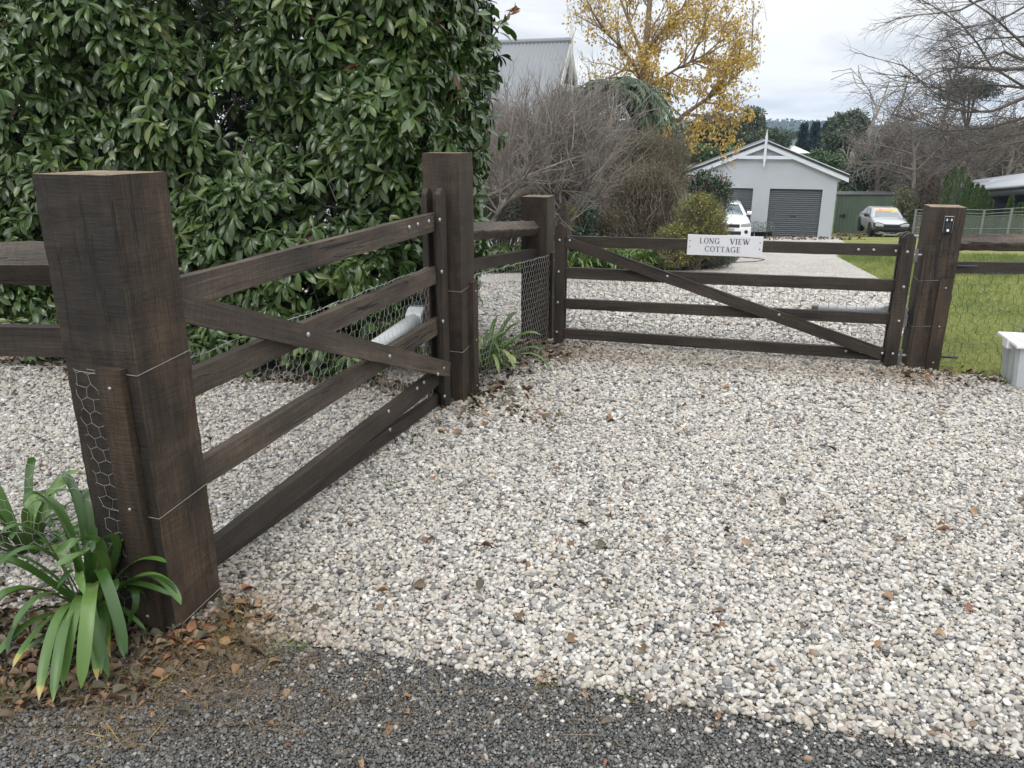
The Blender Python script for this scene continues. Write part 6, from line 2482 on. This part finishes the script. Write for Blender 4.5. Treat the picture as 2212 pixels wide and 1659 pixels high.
etree('evergreen_tree', 'big rounded dark evergreen right of the three conical trees', [(1832, 285, 75, 45, 2.2, 42), (1812, 305, 74, 42, 2, 34), (1850, 270, 76, 28, 1.6, 30)], 8000, (.34, .16), 'gum_leaf', 75, 1832, 101)
etree('gum_tree', 'tall dark gum tree with an open crown left of the garage finial', [(1618, 270, 72, 32, 1.6, 38), (1600, 300, 72, 30, 1.6, 30), (1638, 288, 72, 16, 1, 18)], 4500, (.30, .12), 'gum_leaf', 72, 1615, 102, .6)
etree('evergreen_tree', 'dark evergreen behind the hanging yellow sprays of the autumn tree', [(1530, 285, 62, 48, 2, 48), (1565, 305, 62, 34, 1.6, 34), (1500, 300, 61, 30, 1.5, 40)], 6500, (.26, .12), 'evergreen_leaf', 62, 1530, 103)
etree('evergreen_tree', 'mid green rounded tree just left of the garage gable', [(1630, 308, 60, 34, 1.6, 24), (1660, 300, 62, 26, 1.4, 18)], 4000, (.22, .10), 'gum_leaf', 60, 1630, 104)
etree('evergreen_tree', 'small dark tree between the garage gable and the three conical trees', [(1690, 302, 95, 24, 1.6, 20), (1670, 290, 110, 24, 1.6, 14)], 2600, (.30, .14), 'evergreen_leaf', 95, 1690, 105)
etree('laurel_hedge', 'bright green leafy hedge behind the left roof slope of the garage', [(1520, 338, 46, 56, 1.4, 24), (1565, 334, 46, 34, 1.2, 18)], 5000, (.16, .08), 'laurel_leaf', 46, 1520, 106)
etree('green_shrub', 'dark green shrub behind the right roof slope of the garage', [(1765, 345, 50, 34, 1.2, 20), (1795, 352, 50, 26, 1.2, 20)], 3600, (.18, .09), 'laurel_leaf', 50, 1765, 107)
etree('evergreen_shrub', 'tall dark leafy shrub against the right garage wall above the green shed', [(1848, 392, 48, 40, 1.4, 42), (1868, 372, 48, 28, 1.2, 38), (1900, 400, 48, 34, 1.2, 30), (1825, 400, 48, 18, 1, 40)], 5200, (.19, .095), 'evergreen_leaf', 48, 1850, 108)
etree('pine_tree', 'dark flat topped pine high on the right skyline behind the bare twigs', [(2095, 182, 82, 46, 2, 22), (2060, 205, 82, 34, 2, 14), (2130, 200, 82, 30, 2, 16)], 3500, (.34, .12), 'pine_leaf', 82, 2085, 109)
etree('evergreen_tree', 'dark evergreen mass low behind the leafless trees on the right', [(1990, 330, 62, 60, 2, 44), (2090, 320, 66, 70, 2, 46), (2190, 310, 66, 60, 2, 50)], 6500, (.30, .14), 'gum_leaf', 62, 2050, 110)
etree('mottled_shrub', 'scrubby pale stemmed shrub between the green shed and the withered conifers', [(1955, 452, 38, 24, .9, 36), (1945, 430, 38, 20, .9, 28)], 2000, (.12, .05), 'olive_leaf', 38, 1952, 111, .7, .1)
etree('distant_tree', 'grey green distant trees low on the valley floor left of the conical trees', [(1700, 292, 160, 30, 3, 9), (1655, 286, 180, 40, 3, 10), (1600, 284, 190, 40, 3, 12)], 2600, (.5, .25), 'gum_leaf', 160, 1700, 112)
etree('evergreen_tree', 'broad evergreen behind the cottage and the yellow tree', [(1330, 300, 60, 90, 3, 60), (1430, 310, 58, 60, 2.5, 50), (1240, 300, 62, 60, 2.5, 50)], 6000, (.30, .14), 'evergreen_leaf', 60, 1340, 113)

for i, (px, top, w) in enumerate(((1723.5, 269, 13), (1748, 267, 17), (1771, 268, 13))):
    Y = 118.0
    f = gbase(px, Y)
    t = at(px, top, Y)
    rng = np.random.default_rng(120 + i)
    lab = ('leftmost of three dark conical trees in the valley', 'tallest middle one of three dark conical trees in the valley', 'rightmost of three dark conical trees in the valley')[i]
    conifer('cypress', lab, f, t[2] - f[2], w * Y / F * 1.0, 3000, (.5, .24), 'pine_leaf', 120 + i, 'three conical trees in the valley', 'conifer', .5, .62)

for i, (px, top, w, Y) in enumerate(((2043, 378, 14, 34.5), (2057, 362, 17, 34.2), (2073, 361, 19, 33.6), (2090, 384, 15, 33.2), (2100, 396, 13, 32.8), (2112, 398, 17, 32.2), (2124, 402, 15, 31.8), (2134, 412, 13, 31.5), (2148, 434, 10, 31.2), (2191, 424, 11, 30.8), (2213, 440, 11, 30.4))):
    f = gbase(px, Y)
    t = at(px, top, Y)
    conifer('small_conifer', ('bright green conical conifer in the close row behind the wire fence' if i < 9 else 'small green conical conifer standing apart near the dark house wall'), f, t[2] - f[2], w * Y / F * 1.15, 2200, (.075, .03), 'thuja_leaf', 130 + i, 'row of small green conifers', 'conifer', 1.0, .75, True, .0)
for i, (px, top, w, lab) in enumerate(((1993, 372, 16, 'withered brown columnar conifer with a golden left edge'), (2018, 380, 17, 'withered dark brown columnar conifer beside the green conifers'))):
    Y = 38.0 - i
    f = gbase(px, Y)
    t = at(px, top, Y)
    conifer('withered_conifer', lab, f, t[2] - f[2], w * Y / F * 1.1, 2600, (.15, .04), 'dead_leaf', 150 + i, 'withered conifers', 'conifer', 1.2, .42, True, .0)
rng = np.random.default_rng(3)


def far_house(label, px0, px1, top, bot, Y, wall, roof, seed):
    a, b = at(px0, bot, Y), at(px1, bot, Y)
    zt = at(px0, top, Y)[2]
    z0 = float(gz(Y)) - .2
    o = empty('distant_house', ((a[0] + b[0]) / 2, Y, z0), label, 'house')
    w = b[0] - a[0]
    ze = a[2] + (zt - a[2]) * .25
    bm = bmesh.new()
    bm_box(bm, a[0] + .4, b[0] - .4, Y + .4, Y + 5.6, z0, ze)
    link('wall', bm_mesh(bm, 'wall'), o, wall)
    bm = bmesh.new()
    lo = [bm.verts.new(p) for p in ((a[0], Y, ze), (b[0], Y, ze), (b[0], Y + 6, ze), (a[0], Y + 6, ze))]
    hi = [bm.verts.new(p) for p in ((a[0] + w * .4, Y + 3, zt), (b[0] - w * .4, Y + 3, zt))]
    for f in ((lo[0], lo[1], hi[1], hi[0]), (lo[1], lo[2], hi[1]), (lo[2], lo[3], hi[0], hi[1]), (lo[3], lo[0], hi[0]), (lo[3], lo[2], lo[1], lo[0])):
        bm.faces.new(f)
    link('roof', bm_mesh(bm, 'roof'), o, roof)


far_house('pale green roofed house below the three conical trees', 1708, 1752, 316, 336, 92, plain('far_wall', (0.5, 0.47, 0.42), 0.7), plain('far_roof', (0.46, 0.52, 0.45), 0.5), 1)
far_house('grey roofed house glimpsed through the bare twigs on the right', 2098, 2122, 287, 300, 95, MAT['far_wall'], plain('far_roof_grey', (0.36, 0.40, 0.46), 0.5), 2)


# ------------------------------------------------------------------ far hills
def hills():
    rng = np.random.default_rng(9)
    nx, ny = 260, 26
    X = np.linspace(-900, 1100, nx)
    Yv = np.linspace(560, 1150, ny)
    px = CX + X / (1000 * cc) * F
    sil = np.interp(px, [-600, 900, 1300, 1560, 1640, 1720, 1800, 1880, 2000, 2300, 2900], [284, 276, 270, 266, 266, 271, 274, 276, 279, 276, 282])
    ztop = EYE + (285 - sil) / F * 1000 * 1.02
    V = np.zeros((ny, nx, 3))
    for j, y in enumerate(Yv):
        f = math.sin(min(1, max(0, (y - 560) / 440)) * PI / 2) ** 1.2
        base = -7.0
        n = 1.3 * np.sin(X * .021 + y * .01) + .9 * np.sin(X * .057 - y * .02) + rng.normal(0, .55, nx)
        V[j] = np.column_stack([X, np.full(nx, y), base + (ztop - base) * f + n * f])
    Q = [(j * nx + i, j * nx + i + 1, (j + 1) * nx + i + 1, (j + 1) * nx + i) for j in range(ny - 1) for i in range(nx - 1)]
    o = link('hills', np_mesh('hills', V.reshape(-1, 3), np.array(Q), smooth=False), None, MAT['forest_hill'])
    tag(o, kind='structure')
    # the wood on the hills: one mass of far tree crowns
    n = 26000
    i = rng.integers(0, nx, n)
    j = rng.integers(3, 21, n)
    P = V[j, i] + np.column_stack([rng.uniform(-4, 4, n), rng.uniform(-12, 12, n), rng.uniform(-.5, 1.6, n)])
    tag(leaf_obj('forest', [leaves(TPL_DIA, P, rng.normal(size=(n, 3)) + [0, 0, .6], rng.normal(size=(n, 3)) + [0, -1, .6], 2.8, 2.2, rng.random(n))], MAT['gum_leaf'], None, False), kind='stuff')


hills()


# ------------------------------------------------------------------ litter, weeds and grass
def litter():
    rng = np.random.default_rng(70)
    tpl = leaf_tpl(4, 'ovate', .55, .5)
    pos, L, rn, tilt = [], [], [], []

    def spot(cx, cy, sx, sy, n, l0, l1, z=.012, r0=0, r1=1.0):
        P = np.column_stack([rng.normal(cx, sx, n), rng.normal(cy, sy, n), np.full(n, z)])
        P[:, 2] = z + rng.random(n) * .016
        pos.append(P)
        L.append(rng.uniform(l0, l1, n))
        rn.append(rng.uniform(r0, r1, n))
    # piled round the near post and clump
    spot(-1.05, 2.17, .09, .05, 90, .02, .055)
    spot(-.95, 2.31, .045, .06, 80, .02, .055)
    spot(-1.45, 2.12, .25, .13, 500, .02, .06, r1=.75)
    spot(-1.75, 2.25, .35, .15, 400, .02, .06, r1=.6)
    spot(-1.35, 1.98, .3, .07, 200, .012, .032)
    # drift under the short fence and round the other posts
    spot(.12, 5.75, .16, .20, 230, .03, .075, r1=.6)
    spot(-.08, 5.2, .10, .25, 140, .03, .07, r1=.6)
    spot(-.22, 4.7, .12, .12, 90, .03, .07, r1=.7)
    spot(-.05, 4.35, .25, .18, 55, .03, .07)
    spot(2.9, 5.15, .18, .06, 60, .03, .06)
    spot(3.5, 5.0, .35, .06, 120, .03, .06, r1=.6)
    # along the hedge foot
    m = 420
    s = rng.random(m)
    P = np.column_stack([-4.2 + 3.7 * s, 5.55 - .72 * s - np.abs(rng.normal(0, .07, m)), .02 + rng.random(m) * .02])
    pos.append(P)
    L.append(rng.uniform(.03, .07, m))
    rn.append(rng.uniform(0, .6, m))
    # blown over the gravel and the road
    m = 170
    P = np.column_stack([rng.uniform(-.9, 2.6, m), rng.uniform(2.1, 5.0, m), np.full(m, .022)])
    keep = rng.random(m) < np.clip(1.15 - (P[:, 0] + .6) * .33, .18, 1)
    pos.append(P[keep])
    L.append(rng.uniform(.025, .065, keep.sum()))
    rn.append(rng.uniform(.1, 1, keep.sum()))
    m = 70
    P = np.column_stack([rng.uniform(-4, -.8, m), rng.uniform(2.8, 5.2, m), np.full(m, .022)])
    pos.append(P)
    L.append(rng.uniform(.025, .06, m))
    rn.append(rng.uniform(.1, 1, m))
    m = 150
    P = np.column_stack([rng.uniform(-1.7, 1.6, m), rng.uniform(1.5, 2.1, m), np.full(m, .012)])
    keep = rng.random(m) < np.clip(1.0 - (P[:, 0] + .9) * .42, .12, 1)
    pos.append(P[keep])
    L.append(rng.uniform(.012, .035, keep.sum()))
    rn.append(rng.uniform(.3, 1, keep.sum()))
    # gravel apron and path edges farther off
    m = 260
    P = np.column_stack([rng.uniform(9.5, 13.5, m), rng.uniform(30, 35.5, m), np.zeros(m)])
    P[:, 2] = gz(P[:, 1]) + .02
    pos.append(P)
    L.append(rng.uniform(.08, .16, m))
    rn.append(rng.uniform(.1, .7, m))
    m = 300
    P = np.column_stack([rng.uniform(14.8, 17.4, m), rng.normal(36.0, .5, m), np.zeros(m)])
    P[:, 2] = gz(P[:, 1]) + .06
    pos.append(P)
    L.append(rng.uniform(.08, .18, m))
    rn.append(rng.uniform(.1, .95, m))
    P, L, rn = map(np.concatenate, (pos, L, rn))
    n = len(P)
    d = rng.normal(size=(n, 3)) * [1, 1, .22]
    nr = rng.normal(size=(n, 3)) * .45 + [0, 0, 1]
    tag(leaf_obj('leaf_litter', [leaves(tpl, P, d, nr, L, L * rng.uniform(.4, .75, n), rn)], MAT['litter_leaf']), kind='stuff')
    # needles and dry straw
    pos, d, L, rn = [], [], [], []
    for cx, cy, sx, sy, n in ((-1.35, 1.93, .45, .13, 2600), (-.85, 2.08, .13, .08, 600), (-.5, 1.85, .6, .12, 700), (-1.0, 2.15, .1, .06, 300), (-.8, 2.3, .1, .1, 160)):
        pos.append(np.column_stack([rng.normal(cx, sx, n), rng.normal(cy, sy, n), .012 + rng.random(n) * .012]))
    P = np.concatenate(pos)
    n = len(P)
    tag(leaf_obj('straw', [leaves(TPL_BLADE, P, rng.normal(size=(n, 3)) * [1, 1, .12], np.tile([0, 0, 1.], (n, 1)) + rng.normal(size=(n, 3)) * .3, rng.uniform(.03, .11, n), .0014, np.clip(rng.normal(.4, .25, n), 0, 1))], MAT['needle'], None, False), kind='stuff')
    # dry tufts and green weeds
    def tuft(cx, cy, n, l, mat, nm, up=.7, w=.0035, r=.02):
        P = np.column_stack([rng.normal(cx, r, n), rng.normal(cy, r, n), np.full(n, .004)])
        d = rng.normal(size=(n, 3)) * [1, 1, .3] + [0, 0, up]
        return leaves(TPL_BLADE, P, d, rng.normal(size=(n, 3)), rng.uniform(.4, 1, n) * l, w, rng.random(n))
    parts = [tuft(*gp(495, 1392)[:2], 320, .085, 0, 0, .55, .0026, .028), tuft(*gp(500, 1340)[:2], 70, .10, 0, 0, .3, r=.05), tuft(*gp(250, 1590)[:2], 50, .09, 0, 0, .4, r=.05), tuft(*gp(540, 1345)[:2], 50, .08, 0, 0, .4, r=.04),
             tuft(*gp(330, 1480)[:2], 70, .10, 0, 0, .35, r=.06), tuft(*gp(1180, 1480)[:2], 40, .05, 0, 0, .5), tuft(*gp(1010, 905)[:2], 60, .08, 0, 0, .4, r=.04)]
    tag(leaf_obj('dry_grass', parts, MAT['dry_grass'], None, False), kind='stuff')
    wp = [(1310, 1340, 34, .045), (835, 1055, 30, .07), (820, 990, 22, .05), (1140, 875, 26, .05), (640, 1400, 26, .06), (1340, 1500, 26, .05), (1380, 1390, 18, .04), (530, 1080, 22, .06), (690, 880, 16, .05), (1590, 930, 16, .05), (1560, 640, 20, .08), (430, 1310, 50, .09),
          (455, 1290, 40, .07), (590, 1420, 16, .05), (900, 1100, 14, .04), (1170, 1090, 14, .04), (1500, 1060, 12, .03), (60, 1480, 60, .06), (20, 1510, 60, .05), (150, 1500, 50, .05)]
    parts = [tuft(*gp(x, y)[:2], n, l, 0, 0, .5, .006, .022) for x, y, n, l in wp]
    tag(leaf_obj('weeds', parts, MAT['weed_leaf'], None, False), kind='stuff')
    # lawn blades near the fence, thinning with distance
    n = 170000
    u = rng.random(n)
    Y = 4.7 + 13.5 * u ** 1.8
    X = rng.uniform(2.6, 11.5, n)
    poly = [(3.0, 5.15), (3.32, 5.08), (3.75, 4.97), (4.3, 4.88), (6.5, 4.4), (40, 4.0), (45, 60), (14.3, 60)] + LAWN_EDGE[::-1]
    k = in_poly(X, Y, poly)
    P = np.column_stack([X, Y, gz(Y)])[k]
    P = P[in_frame(P)]
    n = len(P)
    pat = .5 + .22 * np.sin(P[:, 0] * 2.3 + np.sin(P[:, 1] * 1.7)) + .16 * np.sin(P[:, 0] * 9 + 2 * np.sin(P[:, 1] * 6)) + rng.normal(0, .24, n)
    s = 1 + (P[:, 1] - 5) * .10
    tag(leaf_obj('grass', [leaves(TPL_BLADE, P, rng.normal(size=(n, 3)) * [.8, .8, .2] + [0, 0, .8], rng.normal(size=(n, 3)), rng.uniform(.02, .055, n) * s, .0040 * s, np.clip(pat, 0, 1))], MAT['lawn_blade'], None, False), kind='stuff')
    # long grass by the tub
    parts = [tuft(gp(2165, 825)[0] + rng.normal() * .10, gp(2165, 825)[1] + rng.normal() * .04, 45, .10, 0, 0, .35, .004, .04) for _ in range(10)]
    tag(leaf_obj('long_grass', parts, MAT['weed_leaf'], None, False), kind='stuff')
    # chips and twigs lying about
    n = 140
    X, Yc = rng.uniform(-1.8, 2.4, n), np.concatenate([rng.uniform(1.6, 2.3, 90), rng.uniform(2.3, 4.8, 50)])
    pol = []
    for x, y in zip(X, Yc):
        a = rng.uniform(0, 2 * PI)
        l = rng.uniform(.03, .12)
        p = np.array([x, y, .022 if y > 2.1 else .012])
        dv = np.array([math.cos(a), math.sin(a), 0]) * l
        pol.append((np.array([p, p + dv * .5 + rng.normal(size=3) * [.004, .004, 0], p + dv]), np.array([.0018, .0016, .001])))
    tag(tube_obj('twig_litter', pol, 4, MAT['twig_brown']), kind='stuff')


litter()


# ------------------------------------------------------------------ the air over the valley
def haze():
    m = bpy.data.materials.new('haze_air')
    m.use_nodes = True
    t = m.node_tree
    t.nodes.clear()
    out = nd(t, 'ShaderNodeOutputMaterial')
    v = nd(t, 'ShaderNodeVolumePrincipled')
    v.inputs['Color'].default_value = (0.46, 0.66, 1.0, 1)
    v.inputs['Density'].default_value = HAZE
    v.inputs['Anisotropy'].default_value = 0.0
    t.links.new(v.outputs[0], out.inputs['Volume'])
    bm = bmesh.new()
    bm_box(bm, -1000, 1200, -8, 1250, -12, 45)
    tag(link('haze', bm_mesh(bm, 'haze'), None, m), kind='stuff')


HAZE = 0.00030
haze()
